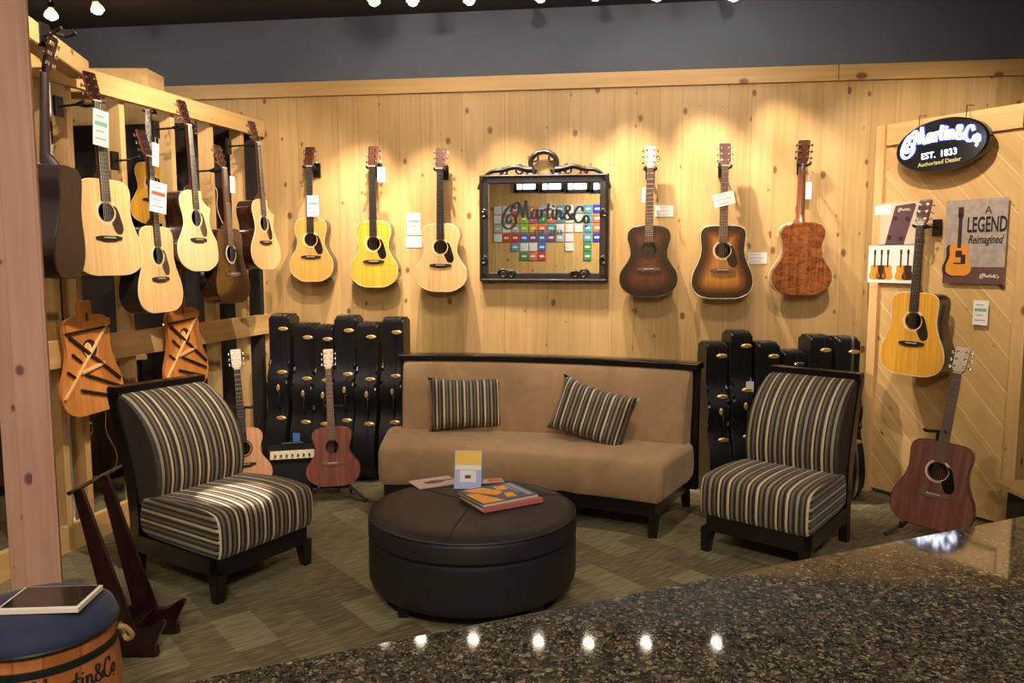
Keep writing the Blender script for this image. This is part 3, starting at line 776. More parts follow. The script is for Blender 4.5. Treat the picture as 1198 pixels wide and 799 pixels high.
# ------------------------------------------------------------------ mirror
mc = hit(636, 267, WP + WN * 0.03, WN)
tl = hit(559, 205, WP + WN * 0.03, WN); brp = hit(709, 330, WP + WN * 0.03, WN)
mw = (brp - tl).dot(WU); mh = tl.z - brp.z
mir = thing('framed_mirror', 'rectangular mirror in a dark carved frame with crest and black script, centre of back wall', 'mirror', (mc.x, mc.y, (tl.z + brp.z) / 2), (0, 0, WROT))
fw = 0.062
bm = nb(); box(bm, (0, 0.008, 0), (mw - 0.06, 0.012, mh - 0.06)); obj('mirror_glass', bm, M['mirror'], mir)
bm = nb()
for a, b, ax in (((-mw / 2 + fw / 2, 0), (fw, mh), 0), ((mw / 2 - fw / 2, 0), (fw, mh), 0), ((0, mh / 2 - fw / 2), (mw, fw), 1), ((0, -mh / 2 + fw / 2), (mw, fw), 1)):
    box(bm, (a[0], -0.004, a[1]), (b[0], 0.04, b[1]), bev=0.008)
    tk = 0.012
for sx in (-1, 1): tube(bm, [(sx * (mw / 2 - 0.012), -0.026, -mh / 2 + 0.01), (sx * (mw / 2 - 0.012), -0.026, mh / 2 - 0.01)], 0.011, 8)
for sz in (-1, 1): tube(bm, [(-mw / 2 + 0.01, -0.026, sz * (mh / 2 - 0.012)), (mw / 2 - 0.01, -0.026, sz * (mh / 2 - 0.012))], 0.011, 8)
obj('frame', bm, M['frame_dark'], mir)
def scroll(bm, cx, cz, r, turns=1.4, a0=0, sgn=1, th=0.009):
    pts = [(cx + r * (1 - 0.75 * i / 22) * math.cos(a0 + sgn * turns * 2 * PI * i / 22), -0.024, cz + r * (1 - 0.75 * i / 22) * math.sin(a0 + sgn * turns * 2 * PI * i / 22)) for i in range(23)]
    tube(bm, pts, [th * (1 - 0.5 * i / 22) for i in range(23)], 6)
bm = nb(); zt = mh / 2
tube(bm, [(0.09 * math.cos(a), -0.02, zt + 0.075 + 0.075 * math.sin(a)) for a in [PI * (-0.15 + 1.3 * i / 20) for i in range(21)]], 0.018, 8)
for sx in (-1, 1):
    tube(bm, [(sx * x, -0.022, zt + z) for x, z in catmull([(.08, .03), (.13, .035), (.20, .05), (.28, .03), (.36, .02), (.42, -.03), (.455, -.10)], 5)], [0.022 - 0.012 * i / 30 for i in range(31)], 8)
    tube(bm, [(sx * 0.09, -0.02, zt + 0.04), (sx * 0.07, -0.02, zt + 0.02)], 0.016, 8)
obj('carved_crest', bm, M['frame_dark'], mir)
for sx in (-1, 1):
    for args in ((sx * 0.09, zt + 0.03, 0.038, PI if sx > 0 else 0, sx), (sx * 0.055, zt + 0.11, 0.03, PI / 2, -sx), (sx * 0.27, zt + 0.012, 0.03, PI / 2, -sx), (sx * 0.17, zt + 0.03, 0.034, PI / 2, sx),
                 (sx * (mw / 2 - 0.03), -0.22, 0.028, PI / 2, sx), (sx * (mw / 2 - 0.03), 0.1, 0.028, PI / 2, sx), (sx * 0.28, -zt + 0.055, 0.035, 0 if sx > 0 else PI, sx), (sx * 0.22, -zt + 0.05, 0.028, PI if sx > 0 else 0, -sx)):
        bm = nb(); scroll(bm, args[0], args[1], args[2], a0=args[3], sgn=args[4], th=0.011); obj('scroll_ornament', bm, M['frame_dark'], mir)
o = obj('script_lettering', logo_bm(0.60, 0.27, 0.0, 0.0015, arch=0.35), M['ink'], mir, loc=(0.01, -0.001, 0.045))
bm = nb(); 
obj('est_lettering', text_mesh('EST.', 0.045, M['ink'], 0.001, bold=0.001), None, mir, loc=(-0.025, -0.001, -0.03))
obj('year_lettering', text_mesh('1833', 0.045, M['ink'], 0.001, bold=0.001), None, mir, loc=(0.085, -0.001, -0.03))

# ------------------------------------------------------------------ guitar cases
def gcase(label, px, ytop, Y, width=0.145, yaw=0.0, lean=0.0, latch='brass', tape=None, metal=False, tagc=None, xo=0, group='black guitar cases'):
    P0 = aty(px, ytop, Y - 0.09); H = P0.z
    k = H / 1.08
    zc = (Y - 0.2) * 0.9945 + (CAMZ - 0.3) * math.sin(PITCH)
    t = thing('guitar_case', label, 'guitar case', (P0.x, Y, 0), (R(-lean), 0, R(yaw)), group)
    pr = [(0.0, 0.0), (-.12, 0.004), (-.185, .05), (-.212, .14), (-.213, .23), (-.19, .34), (-.150, .43), (-.140, .50), (-.156, .58), (-.150, .65), (-.118, .71), (-.092, .78), (-.088, .92), (-.088, 1.03), (-.075, 1.078), (0, 1.08)]
    fr = catmull(pr, 3)
    pts = [(y, z * k) for y, z in fr] + [(-y, z * k) for y, z in fr[::-1][1:-1]]
    bm = nb()
    a = [bm.verts.new((-width / 2, y, z)) for y, z in pts]; b = [bm.verts.new((width / 2, y, z)) for y, z in pts]
    f0 = bm.faces.new(a); f1 = bm.faces.new(b[::-1]); n = len(pts)
    for i in range(n): bm.faces.new((a[i], a[(i + 1) % n], b[(i + 1) % n], b[i]))
    bmesh.ops.bevel(bm, geom=list(f0.edges) + list(f1.edges), offset=0.016, segments=3, affect='EDGES')
    obj('shell', bm, M['tolex'], t)
    # edge strip where lid meets box
    xs = 0.022
    bm = nb(); path = [(xs, y * 1.004, z) for y, z in [(y, z * k) for y, z in fr]]
    tube(bm, path[2:], 0.005 if not metal else 0.009, 6); obj('edge_strip', bm, M['alu' if metal else 'valance'], t)
    def fy(z):
        z /= k
        for p, q in zip(fr, fr[1:]):
            if p[1] <= z <= q[1]: return p[0] + (q[0] - p[0]) * (z - p[1]) / max(1e-6, q[1] - p[1])
        return -0.09
    for zz, vert in ((0.985, 0), (0.70, 0), (0.60, 1), (0.40, 0)):
        z = zz * k
        bm = nb(); lathe(bm, [(0, 0.006), (0.7, 0.006), (1.0, 0.0), (1.0, -0.006), (0, -0.006)], 20)
        ax, az = (0.036, 0.015) if not vert else (0.012, 0.024)
        for v in bm.verts: v.co = V((v.co.x * ax, -v.co.z, v.co.y * az))
        obj('latch', bm, M[latch], t, loc=(0.03 if not vert else 0.012, fy(z) - 0.005, z))
    bm = nb(); z = 0.52 * k; y = fy(z)
    tube(bm, [(xs, y, z - 0.055), (xs, y - 0.028, z - 0.045), (xs, y - 0.034, z), (xs, y - 0.028, z + 0.045), (xs, y, z + 0.055)], 0.008, 8); obj('handle', bm, M['black'], t)
    for zf in (0.03,):
        bm = nb(); box(bm, (0, 0, 0.004), (width * 0.6, 0.16, 0.010)); obj('foot', bm, M['black'], t)
    if tape:
        bm = nb(); box(bm, (-width * 0.15, fy(1.06 * k) + 0.02 if tape == 'top' else fy(0.27 * k) - 0.001, (1.055 if tape == 'top' else 0.29) * k), (0.05, 0.03 if tape == 'top' else 0.004, 0.03 if tape == 'top' else 0.08), bev=0.001); obj('tape', bm, M['blue_tape'], t)
    if tagc:
        bm = nb(); box(bm, (0.045, fy(0.72 * k) - 0.016, 0.70 * k), (0.05, 0.002, 0.11)); obj('luggage_tag', bm, M['white_card'], t)
    return t
names = ['first from the stud frame', 'second from the stud frame', 'third from the stud frame', 'fourth from the stud frame', 'fifth from the stud frame', 'sixth from the stud frame, beside the sofa']
for i, (px, yt, tp, dy) in enumerate(((328, 368, 'top', 0.0), (357, 379, 'low', 0.0), (380, 381, 'top', -0.03), (405, 370, None, 0.0), (431, 378, 'top', -0.02), (461, 372, None, 0.0))):
    Yw = hit(px, 500, WP, WN).y
    gcase('black hard guitar case standing on end, ' + names[i] + (', with blue tape' if tp else ''), px, yt, Yw - 0.27 + dy, width=0.15 if px != 380 else 0.13, yaw=14 if False else -8, tape=tp)
rn = ['beside the sofa end, blue tape on top', 'tallest of the right hand group', 'with pinkish latch behind the right armchair', 'shortest of the right hand group', 'directly behind the right armchair rail', 'with a bright metal edge nearest the diagonal panel']
for i, (px, yt, tp, dy) in enumerate(((838, 401, 'top', 0), (867, 388, None, 0), (899, 401, None, -0.02), (929, 411, None, 0), (960, 393, None, 0), (993, 395, None, 0))):
    Yw = hit(px, 500, WP, WN).y
    gcase('black hard guitar case standing on end, ' + rn[i], px, yt, Yw - 0.26 + dy, width=0.14, yaw=5, tape=tp, latch='chrome' if i == 3 else 'brass', metal=(i == 5), tagc=(i in (1, 2)))

# ------------------------------------------------------------------ small amplifier
p = atz(348, 575); 
amp = thing('guitar_amplifier', 'small black guitar amplifier with cream control panel on the floor by the cases', 'amplifier', (p.x, 4.98, 0), (0, 0, R(14)))
bm = nb(); box(bm, (0, 0.09, 0.155), (0.30, 0.18, 0.29), bev=0.012); obj('cabinet', bm, M['tolex'], amp)
bm = nb(); box(bm, (0, -0.002, 0.12), (0.265, 0.008, 0.19), bev=0.003); obj('grille', bm, M['grille'], amp)
bm = nb(); box(bm, (0, 0.0, 0.268), (0.275, 0.02, 0.055), rot=Matrix.Rotation(R(-25), 3, 'X'), bev=0.002); cp = obj('control_panel', bm, M['cream_panel'], amp)
for k in range(7):
    bm = nb(); tube(bm, [(0, 0, 0), (0, -0.016, 0.005)], 0.008, 10); obj('knob', bm, M['black'], cp, loc=(-0.105 + 0.035 * k, -0.009, 0.268))
bm = nb(); tube(bm, [(-0.07, 0.09, 0.30), (-0.06, 0.09, 0.325), (0.06, 0.09, 0.325), (0.07, 0.09, 0.30)], 0.008, 8); obj('handle', bm, M['black'], amp)
for sx in (-1, 1):
    for yy in (0.03, 0.15):
        bm = nb(); tube(bm, [(sx * 0.12, yy, 0), (sx * 0.12, yy, 0.012)], 0.012, 10); obj('foot', bm, M['black_rubber'], amp)

# ------------------------------------------------------------------ floor guitars on stands
def stand(label, at, rz, s=1.0, neck=True, lean=8, group='tripod guitar stands'):
    t = thing('guitar_stand', label, 'guitar stand', at, (0, 0, rz), group, s)
    top = V((0, 0.17, 0.58)) if neck else V((0, 0.12, 0.30))
    bm = nb(); tube(bm, [(0, 0.05, 0.10), top], 0.009, 8); obj('post', bm, M['black'], t)
    for a in ((-0.20, -0.02, 0.012), (0.20, -0.02, 0.012), (0, 0.30, 0.012)):
        bm = nb(); tube(bm, [(0, 0.06, 0.17), a], 0.008, 8); lg_ = obj('leg', bm, M['black'], t)
        bm = nb(); tube(bm, [(V(a) * 0.96 + V((0, 0.06, 0.17)) * 0.04), V(a) + V((0, 0, -0.002))], 0.012, 8); obj('rubber_foot', bm, M['black_rubber'], lg_)
    bm = nb(); tube(bm, [(-0.11, -0.09, 0.115), (-0.11, -0.07, 0.085), (-0.10, 0.05, 0.085), (0.10, 0.05, 0.085), (0.11, -0.07, 0.085), (0.11, -0.09, 0.115)], 0.009, 8); obj('cradle', bm, M['black_rubber'], t)
    if neck:
        bm = nb(); tube(bm, [(-0.05, 0.07, 0.60), (-0.05, 0.12, 0.585), (0, 0.165, 0.58), (0.05, 0.12, 0.585), (0.05, 0.07, 0.60)], 0.008, 8); obj('neck_yoke', bm, M['black_rubber'], t)
    return t
# mahogany travel guitar
p = aty(391, 573, 4.84); a = math.atan2(-p.x, p.y)
guitar('small reddish mahogany guitar on a black floor stand in front of the cases', (p.x, p.y, 0.10), (R(-9), R(-2.5), -R(-6)), 0.845, shape='om', hw=0.195, bl=0.44, top='mahogany', side='mahogany', guard=False, head='head_pale', board='rosewood_board', bind='mahogany', rosette='mahogany')
stand('black tripod floor stand under the small mahogany guitar', (p.x, p.y, 0), R(6), 1.0, lean=9)
bm = nb(); q = atz(440, 589); q0 = atz(405, 582); tube(bm, [(q0.x, q0.y, 0.012), (q.x, q.y, 0.012)], 0.010, 8)
tag(obj('metal_rod', bm, M['chrome']), 'short shiny metal rod lying on the carpet beside the mahogany guitar stand', 'rod')
p = aty(289, 570, 4.80)
guitar('small tan topped guitar standing behind the left armchair', (p.x, p.y, 0.10), (R(-9), R(-2.5), R(20)), 0.85, shape='om', hw=0.185, bl=0.44, top='tan_hpl', side='mahogany_side', guard=False, head='head_pale', board='ebony', bind='tan_hpl', rosette='ebony')
stand('black tripod floor stand under the small tan guitar', (p.x, p.y, 0), R(20), 1.0)

# ------------------------------------------------------------------ diagonal panel and what hangs on it
dp = thing('display_stand', 'freestanding pine display panel of diagonal boards at the right', 'display panel', PP, (0, 0, PROT))
pw = 0.95; ph = 2.345
bm = nb(); box(bm, (pw / 2, 0.03, 1.17), (pw - 0.06, 0.02, 2.28)); obj('diagonal_boards', bm, M['panel'], dp)
bm = nb(); box(bm, (0.03, 0.02, ph / 2), (0.06, 0.05, ph), bev=0.003); obj('stile', bm, M['pine_z'], dp)
bm = nb(); box(bm, (pw - 0.025, 0.02, ph / 2 ), (0.07, 0.05, ph), bev=0.003); obj('stile', bm, M['pine_z'], dp)
bm = nb(); box(bm, (pw / 2, 0.0185, ph - 0.065), (pw - 0.14, 0.044, 0.13), bev=0.003); obj('top_rail', bm, M['pine_trim'], dp)
bm = nb(); box(bm, (0.4, 0.3, 0.02), (0.06, 0.5, 0.04)); obj('foot', bm, M['pine_y'], dp)
PPL = (PP, PN, PROT)
# right post beyond the panel
pe = PP + PU * (pw + 0.06)
# hung guitar
B = hit(1064, 440, PP + PN * 0.20, PN); T = hit(1076, 235, PP + PN * 0.17, PN)
s = (T.z - B.z) / 1.01
guitar('golden dreadnought guitar with dark sides hanging on the diagonal panel', B, (R(-2), 0, PROT), s, shape='dread', hw=0.198, top='spruce_gold', side='rosewood', depth=0.12)
at = V((B.x, B.y, 0)) - PN * 0.20; at.z = B.z + 0.86 * s
hanger(at, PROT, 'black yoke hanger on the diagonal panel', reach=0.15)
# leaning mahogany dreadnought on stand
p = aty(1084, 618, 4.13)
rz2 = math.atan2(-0.62, 0.78)
guitar('reddish mahogany dreadnought leaning on a stand behind the granite counter', (p.x, p.y, p.z), (R(-10), R(5.5), rz2), 0.97, shape='dread', hw=0.208, top='mahogany', side='mahogany_side', head='head_pale', board='rosewood_board', bind='ebony')
stand('black guitar stand with neck yoke under the mahogany dreadnought', (p.x, p.y, 0), rz2, 1.0)

# oval sign
B = hit(1099, 170, PP + PN * 0.10, PN)
sg = thing('oval_sign', 'black oval sign with glowing white script hanging at the top of the diagonal panel', 'sign', B, (0, R(-3), PROT))
sw, shh = 0.278, 0.152
bm = nb(); lathe(bm, [(0, 0.0), (0.96, 0.0), (1.0, -0.012), (1.0, -0.05), (0, -0.05)], 56)
for v in bm.verts: v.co = V((v.co.x * sw, -v.co.z, v.co.y * shh))
obj('sign_face', bm, M['sign_black'], sg)
obj('halo_lettering', logo_bm(0.46, 0.60, -0.001, 0.001, arch=0.9), M['sign_blue'], sg, loc=(0, 0, -0.012))
obj('script_lettering', logo_bm(0.46, 0.34, -0.003, 0.002, arch=0.9), M['sign_white'], sg, loc=(0, 0, -0.012))
obj('est_lettering', text_mesh('EST.', 0.05, M['sign_white'], 0.001, bold=0.0006), None, sg, loc=(-0.065, -0.003, -0.050))
obj('year_lettering', text_mesh('1833', 0.052, M['sign_white'], 0.001, bold=0.0006), None, sg, loc=(0.055, -0.003, -0.050))
obj('dealer_lettering', text_mesh('Authorized Dealer', 0.034, M['sign_yellow'], 0.001), None, sg, loc=(0, -0.003, -0.096))
for sx in (-0.14, 0.14):
    bm = nb(); tube(bm, [(sx, 0.025, 0.12), (sx, 0.03, 0.20), (sx, 0.10, 0.205)], 0.0025, 5); obj('hanging_wire', bm, M['black'], sg)

# posters
M['parch'] = flat('weathered grey poster ground', srgb(184, 168, 156), 0.6, var=0.16, vs=22)
M['poster_floor'] = flat('poster brown floor', srgb(104, 74, 66), 0.6, var=0.1, vs=22)
M['poster_plum'] = flat('poster plum headstock', srgb(98, 72, 82), 0.5, var=0.12, vs=14)
M['poster_blush'] = flat('poster blush ground', srgb(226, 198, 174), 0.6, var=0.06, vs=8)
M['poster_orange'] = flat('poster orange', srgb(226, 150, 50), 0.5, var=0)
M['poster_brown'] = flat('poster dark brown', srgb(60, 38, 32), 0.5, var=0)
def poster(lab, x0, y0, x1, y1, ground, off=0.003, xm=None):
    a = hit((x0 + x1) / 2, (y0 + y1) / 2, PP + PN * off, PN)
    l = hit(x0, (y0 + y1) / 2, PP, PN); r = hit(x1, (y0 + y1) / 2, PP, PN)
    w = (r - l).dot(PU); tz = hit((x0 + x1) / 2, y0, PP, PN).z; bz = hit((x0 + x1) / 2, y1, PP, PN).z
    t = thing('poster', lab, 'poster', (a.x, a.y, (tz + bz) / 2), (0, 0, PROT)); h = tz - bz
    bm = nb(); box(bm, (0, 0, 0), (w, 0.003, h)); obj('sheet', bm, M[ground], t)
    return t, w, h
def gsil(bm, x, z, s, y, mi_body=0):
    P = outline('dread', 0.2 * s, 0.49 * s); prism(bm, [(x + a, z + b) for a, b in P], y, y + 0.0004, mi=mi_body)
def gneck(bm, x, z, s, y):
    box(bm, (x, y, z + 0.66 * s), (0.055 * s, 0.0005, 0.5 * s)); box(bm, (x, y, z + 0.93 * s), (0.08 * s, 0.0005, 0.15 * s))
t, w, h = poster('grey poster reading A LEGEND with a golden guitar, right side of the diagonal panel', 1104, 233, 1176, 332, 'parch')
bm = nb(); box(bm, (0, -0.0018, -h * 0.40), (w, 0.0004, h * 0.20)); obj('floor_band', bm, M['poster_floor'], t)
bm = nb(); gsil(bm, -w * 0.30, -h * 0.42, h * 0.79, -0.0027); obj('guitar_shadow', bm, M['poster_brown'], t)
bm = nb(); gsil(bm, -w * 0.24, -h * 0.41, h * 0.79, -0.0034); obj('guitar_picture', bm, M['poster_orange'], t)
bm = nb(); gneck(bm, -w * 0.24, -h * 0.41, h * 0.82, -0.0040); gs = h * 0.8
lathe(bm, [(0, 0), (0.05 * gs, 0), (0.05 * gs, 0.0004), (0, 0.0004)], 16, c=(0, 0, 0)) if False else None
box(bm, (-w * 0.24, -0.004, -h * 0.41 + 0.33 * gs), (0.10 * gs, 0.0006, 0.10 * gs)); box(bm, (-w * 0.24 + 0.07 * gs, -0.004, -h * 0.41 + 0.25 * gs), (0.07 * gs, 0.0006, 0.14 * gs)); box(bm, (-w * 0.24, -0.004, -h * 0.41 + 0.19 * gs), (0.15 * gs, 0.0006, 0.022 * gs))
obj('guitar_details', bm, M['poster_brown'], t)
obj('lettering', text_mesh('A', h * 0.13, M['ink'], 0.0006), None, t, loc=(w * 0.2, -0.003, h * 0.36))
obj('lettering', text_mesh('LEGEND', h * 0.25, M['ink'], 0.0006, bold=0.002, sx=0.50), None, t, loc=(w * 0.19, -0.0045, h * 0.19))
obj('lettering', text_mesh('Reimagined', h * 0.14, M['ink'], 0.0006, bold=0.001, shear=0.35, sx=0.62), None, t, loc=(w * 0.17, -0.003, h * 0.02))
obj('logo_lettering', logo_bm(w * 0.3, 0.22, -0.002, 0.0005), M['white_card'], t, loc=(w * 0.27, 0, -h * 0.42))
t, w, h = poster('blush poster with a large plum headstock, upper left of the diagonal panel', 1021, 237, 1076, 286, 'poster_blush', off=0.003)
bm = nb(); prism(bm, [(-w * .22, -h / 2), (w * .18, -h / 2), (w * .40, h * .42), (w * .36, h * .46), (-w * .02, h * .42), (-w * .04, h * .36)], -0.0024, -0.0016); obj('headstock_picture', bm, M['poster_plum'], t)
bm = nb()
for x, z in ((-.02, .12), (-.12, -.33), (.12, -.36), (.24, .1)): lathe(bm, [(0, 0), (0.016, 0), (0.016, 0.001), (0, 0.001)], 10, c=(w * x, h * z, 0.0026))
for v in bm.verts: v.co = V((v.co.x, -v.co.z, v.co.y))
obj('peg_picture', bm, M['poster_brown'], t)
bm = nb(); box(bm, (-w * .3, -0.002, h * .34), (w * 0.34, 0.0006, h * 0.22)); obj('text_block', bm, M['white_card'], t)
obj('logo_lettering', logo_bm(w * 0.26, 0.25, -0.0028, 0.0004), M['bind_white'], t, loc=(w * 0.16, 0, h * 0.3))
t, w, h = poster('white poster with a row of five guitars, lower left of the diagonal panel', 1015, 287, 1073, 331, 'white_card', off=0.004)
for k, (x, c_) in enumerate(((-.36, 'poster_orange'), (-.22, 'poster_brown'), (-.09, 'poster_orange'), (.17, 'poster_orange'), (.31, 'poster_brown'))):
    gs = h * 0.80; bm = nb(); gsil(bm, w * x, -h * .42, gs, -0.0024); gp = obj('guitar_picture', bm, M[c_], t)
    bm = nb(); gneck(bm, w * x, -h * .42, gs, -0.0027); obj('neck_picture', bm, M['poster_brown'], gp)
wcard(1147, 366, 0.085, 0.14, 'white card with green band pinned to the diagonal panel under the grey poster', off=0.003, pl=PPL, name='wall_card', cat='card', colour='green_ink')

# small wooden ledge beyond panel
q = aty(1190, 574, 4.0)
ld = thing('wall_shelf', 'small wooden shelf end just beyond the right edge of the panel', 'shelf', (q.x + 0.25, q.y, q.z), (0, 0, 0))
bm = nb(); box(bm, (0, 0, 0), (0.56, 0.30, 0.03), bev=0.003); obj('board', bm, M['pine_trim'], ld)
for sx in (-0.2, 0.2):
    bm = nb(); box(bm, (sx, 0, -(q.z) / 2 - 0.008), (0.03, 0.26, q.z - 0.016)); obj('side', bm, M['black_wood'], ld)

# ------------------------------------------------------------------ sofa
SRAD = 2.9; SC = V((-0.628, 1.672, 0)); PH0 = math.atan2(0.973, 0.231); SM = V((0.042, 4.494, 0))
def smap(s, r, z):
    ph = PH0 - s / SRAD; return SC + V(((SRAD + r) * math.cos(ph), (SRAD + r) * math.sin(ph), z)) - SM
sofa = thing('curved_sofa', 'curved tan suede sofa with dark wooden top rail against the back wall', 'sofa', SM)
seat = catmull([(-.05, .215), (-.065, .30), (-.055, .385), (-.02, .425), (.10, .437), (.30, .437), (.47, .432), (.52, .41), (.52, .215), (.25, .20), (0.0, .20)], 4, True)
hl = 0.85
hlb = 0.80
def sh_st(st_, dl):   # pull the left end in by dl
    return [(s_ if s_ > 0 else s_ * (hl - dl) / hl, i_) for s_, i_ in st_]
st = sh_st(ends(hl, 0.05, 24), 0.02)
st = [(s_, max(i_, 0.008 if abs(abs(s_) - 0.27) < 0.02 else 0)) for s_, i_ in st]
bm = nb(); loft(bm, seat, st, smap); obj('seat', bm, M['suede'], sofa, ang=60)
back = catmull([(.40, .40), (.405, .50), (.425, .62), (.46, .74), (.51, .835), (.555, .86), (.60, .85), (.60, .70), (.575, .5), (.56, .30), (.50, .28), (.43, .32)], 4, True)
bm = nb(); loft(bm, back, sh_st(ends(hl - 0.035, 0.03, 24), 0.08), smap); obj('backrest', bm, M['suede'], sofa, ang=60)
rail = [(.525, .862), (.525, .892), (.54, .900), (.64, .900), (.65, .89), (.65, .862)]
bm = nb(); loft(bm, rail, sh_st([(-hl + 0.0 + 2 * hl * i / 24, 0) for i in range(25)], 0.08), smap); obj('top_rail', bm, M['black_wood'], sofa)
bk = [(.602, .12), (.578, .5), (.605, .865), (.64, .865), (.625, .5), (.645, .12)]
bm = nb(); loft(bm, bk, sh_st([(-hl + 0.01 + 2 * (hl - 0.01) * i / 24, 0) for i in range(25)], 0.08), smap); obj('back_frame', bm, M['black_wood'], sofa)
ap = [(-.02, .12), (-.02, .203), (.58, .203), (.58, .12)]
bm = nb(); loft(bm, ap, [(-hl + 0.05 + 2 * (hl - 0.05) * i / 24, 0) for i in range(25)], smap); obj('apron', bm, M['black_wood'], sofa)
for s_, r_, dr in ((-.76, 0.01, -.01), (.78, 0.01, -.01), (-.71, .58, .05), (.78, .58, .05), (0, 0.01, -0.01), (0, .56, .04)):
    bm = nb(); beam(bm, smap(s_, r_ + dr, 0), smap(s_, r_, .13), 0.045, 0.045, w2=0.06, h2=0.06, up=(0, 1, 0)); obj('leg', bm, M['black_wood'], sofa)

def pillow(label, at, rot, w=0.50, h=0.36, d=0.15):
    t = thing('throw_pillow', label, 'pillow', at, rot, None)
    bm = nb(); N = 14
    def pt(i, j, sg):
        u, v = -1 + 2 * i / N, -1 + 2 * j / N
        k = 1 - 0.13 * (1 - u ** 2) * (abs(v) ** 3); k2 = 1 - 0.10 * (1 - v ** 2) * (abs(u) ** 3)
        th = d / 2 * ((1 - u ** 4) * (1 - v ** 4)) ** 0.55
        return V((u * w / 2 * k2, sg * th, v * h / 2 * k + h / 2))
    g = {}
    for sg in (-1, 1):
        for i in range(N + 1):
            for j in range(N + 1):
                ed = i in (0, N) or j in (0, N)
                if ed and sg == 1: g[(i, j, 1)] = g[(i, j, -1)]
                else: g[(i, j, sg)] = bm.verts.new(pt(i, j, sg))
    for sg in (-1, 1):
        for i in range(N):
            for j in range(N):
                bm.faces.new((g[(i, j, sg)], g[(i + 1, j, sg)], g[(i + 1, j + 1, sg)], g[(i, j + 1, sg)]))
    obj('cushion', bm, M['stripe_p'], t, ang=80)
    return t
p = atz(547, 506, 0.43); pillow('striped throw pillow standing upright on the left half of the sofa', (p.x, p.y + 0.02, 0.435), (R(-14), 0, R(8)), 0.49, 0.345)
p = atz(683, 520, 0.43); pillow('striped throw pillow tilted to one side on the right half of the sofa', (p.x, p.y + 0.05, 0.440), (R(-16), R(14), R(-24)), 0.49, 0.345)

# ------------------------------------------------------------------ armchairs
def armchair(label, at, rz):
    t = thing('slipper_chair', label, 'armchair', at, (0, 0, rz), 'striped slipper chairs')
    hw = 0.285
    tp = lambda x, y: x * (1 - 0.13 * (y + .30) / .75)
    xm = lambda s, a, b: V((tp(s, a), a, b))
    seat = catmull([(-.335, .215), (-.345, .30), (-.335, .375), (-.295, .41), (-.15, .425), (.05, .42), (.20, .40), (.25, .36), (.25, .22), (.0, .20), (-.28, .20)], 4, True)
    bm = nb(); loft(bm, seat, ends(hw, 0.028, 10), xm)
    bmesh.ops.recalc_face_normals(bm, faces=bm.faces); bm.normal_update()
    for f in bm.faces:
        if abs(f.normal.x) > 0.62: f.material_index = 1
    obj('seat', bm, [M['stripe_x'], M['stripe_z']], t, ang=60)
    back = catmull([(.14, .36), (.105, .46), (.105, .56), (.14, .67), (.21, .765), (.31, .84), (.39, .87), (.43, .85), (.40, .74), (.335, .56), (.29, .36), (.20, .32)], 4, True)
    bm = nb(); loft(bm, back, ends(hw - 0.012, 0.028, 10), xm)
    bmesh.ops.recalc_face_normals(bm, faces=bm.faces); bm.normal_update()
    for f in bm.faces:
        if abs(f.normal.x) > 0.5: f.material_index = 1
    obj('backrest', bm, [M['stripe_x'], M['flank_shade']], t, ang=60)
    xr = tp(hw, .44) + 0.004
    bm = nb(); beam(bm, (-xr, .435, .885), (xr, .435, .885), 0.085, 0.036, bev=0.006); obj('top_rail', bm, M['black_wood'], t)
    for sx in (-1, 1):
        pts = catmull([(.325, 0.0), (.30, .20), (.315, .42), (.375, .65), (.455, .87)], 4)
        bm = nb()
        prev = None
        for i, (y, z) in enumerate(pts):
            hw_ = 0.024 + 0.012 * math.sin(PI * i / len(pts))
            ring = [bm.verts.new((sx * (tp(hw, y) - 0.020) + a * 0.022, y + b * hw_, z)) for a, b in ((-1, -1), (1, -1), (1, 1), (-1, 1))]
            if prev:
                for k in range(4): bm.faces.new((prev[k], prev[(k + 1) % 4], ring[(k + 1) % 4], ring[k]))
            else: bm.faces.new(ring)
            prev = ring
        bm.faces.new(prev); obj('rear_post', bm, M['black_wood'], t)
        bm = nb(); beam(bm, (sx * (hw - 0.022), -.295, 0), (sx * (hw - 0.03), -.29, .13), 0.042, 0.042, w2=0.062, h2=0.062, up=(0, 1, 0), bev=0.003); obj('leg', bm, M['black_wood'], t)
        bm = nb(); beam(bm, (sx * (hw - 0.028), -.27, .16), (sx * (tp(hw, .31) - 0.02), .31, .16), 0.04, 0.085, bev=0.003); obj('side_rail', bm, M['black_wood'], t)
    bm = nb(); beam(bm, (-hw + 0.03, -.30, .16), (hw - 0.03, -.30, .16), 0.04, 0.085, bev=0.003); obj('front_rail', bm, M['black_wood'], t)
    bm = nb()
    rows_ = [[bm.verts.new((x_, y_ + d_, z_)) for x_, d_ in ((-0.22, 0), (0.22, 0), (0.22, 0.012), (-0.22, 0.012))] for y_, z_ in catmull([(.31, .15), (.315, .40), (.36, .62), (.44, .87)], 4)]
    for r0, r1 in zip(rows_, rows_[1:]):
        for k in range(4): bm.faces.new((r0[k], r0[(k + 1) % 4], r1[(k + 1) % 4], r1[k]))
    bm.faces.new(rows_[0]); bm.faces.new(rows_[-1]); obj('back_panel', bm, M['black_wood'], t)
    return t
armchair('striped armless chair with dark wooden frame at the left facing the ottoman', (-1.419, 3.759, 0), R(59))
armchair('striped armless chair with dark wooden frame at the right beside the sofa', (1.407, 4.070, 0), R(-41))

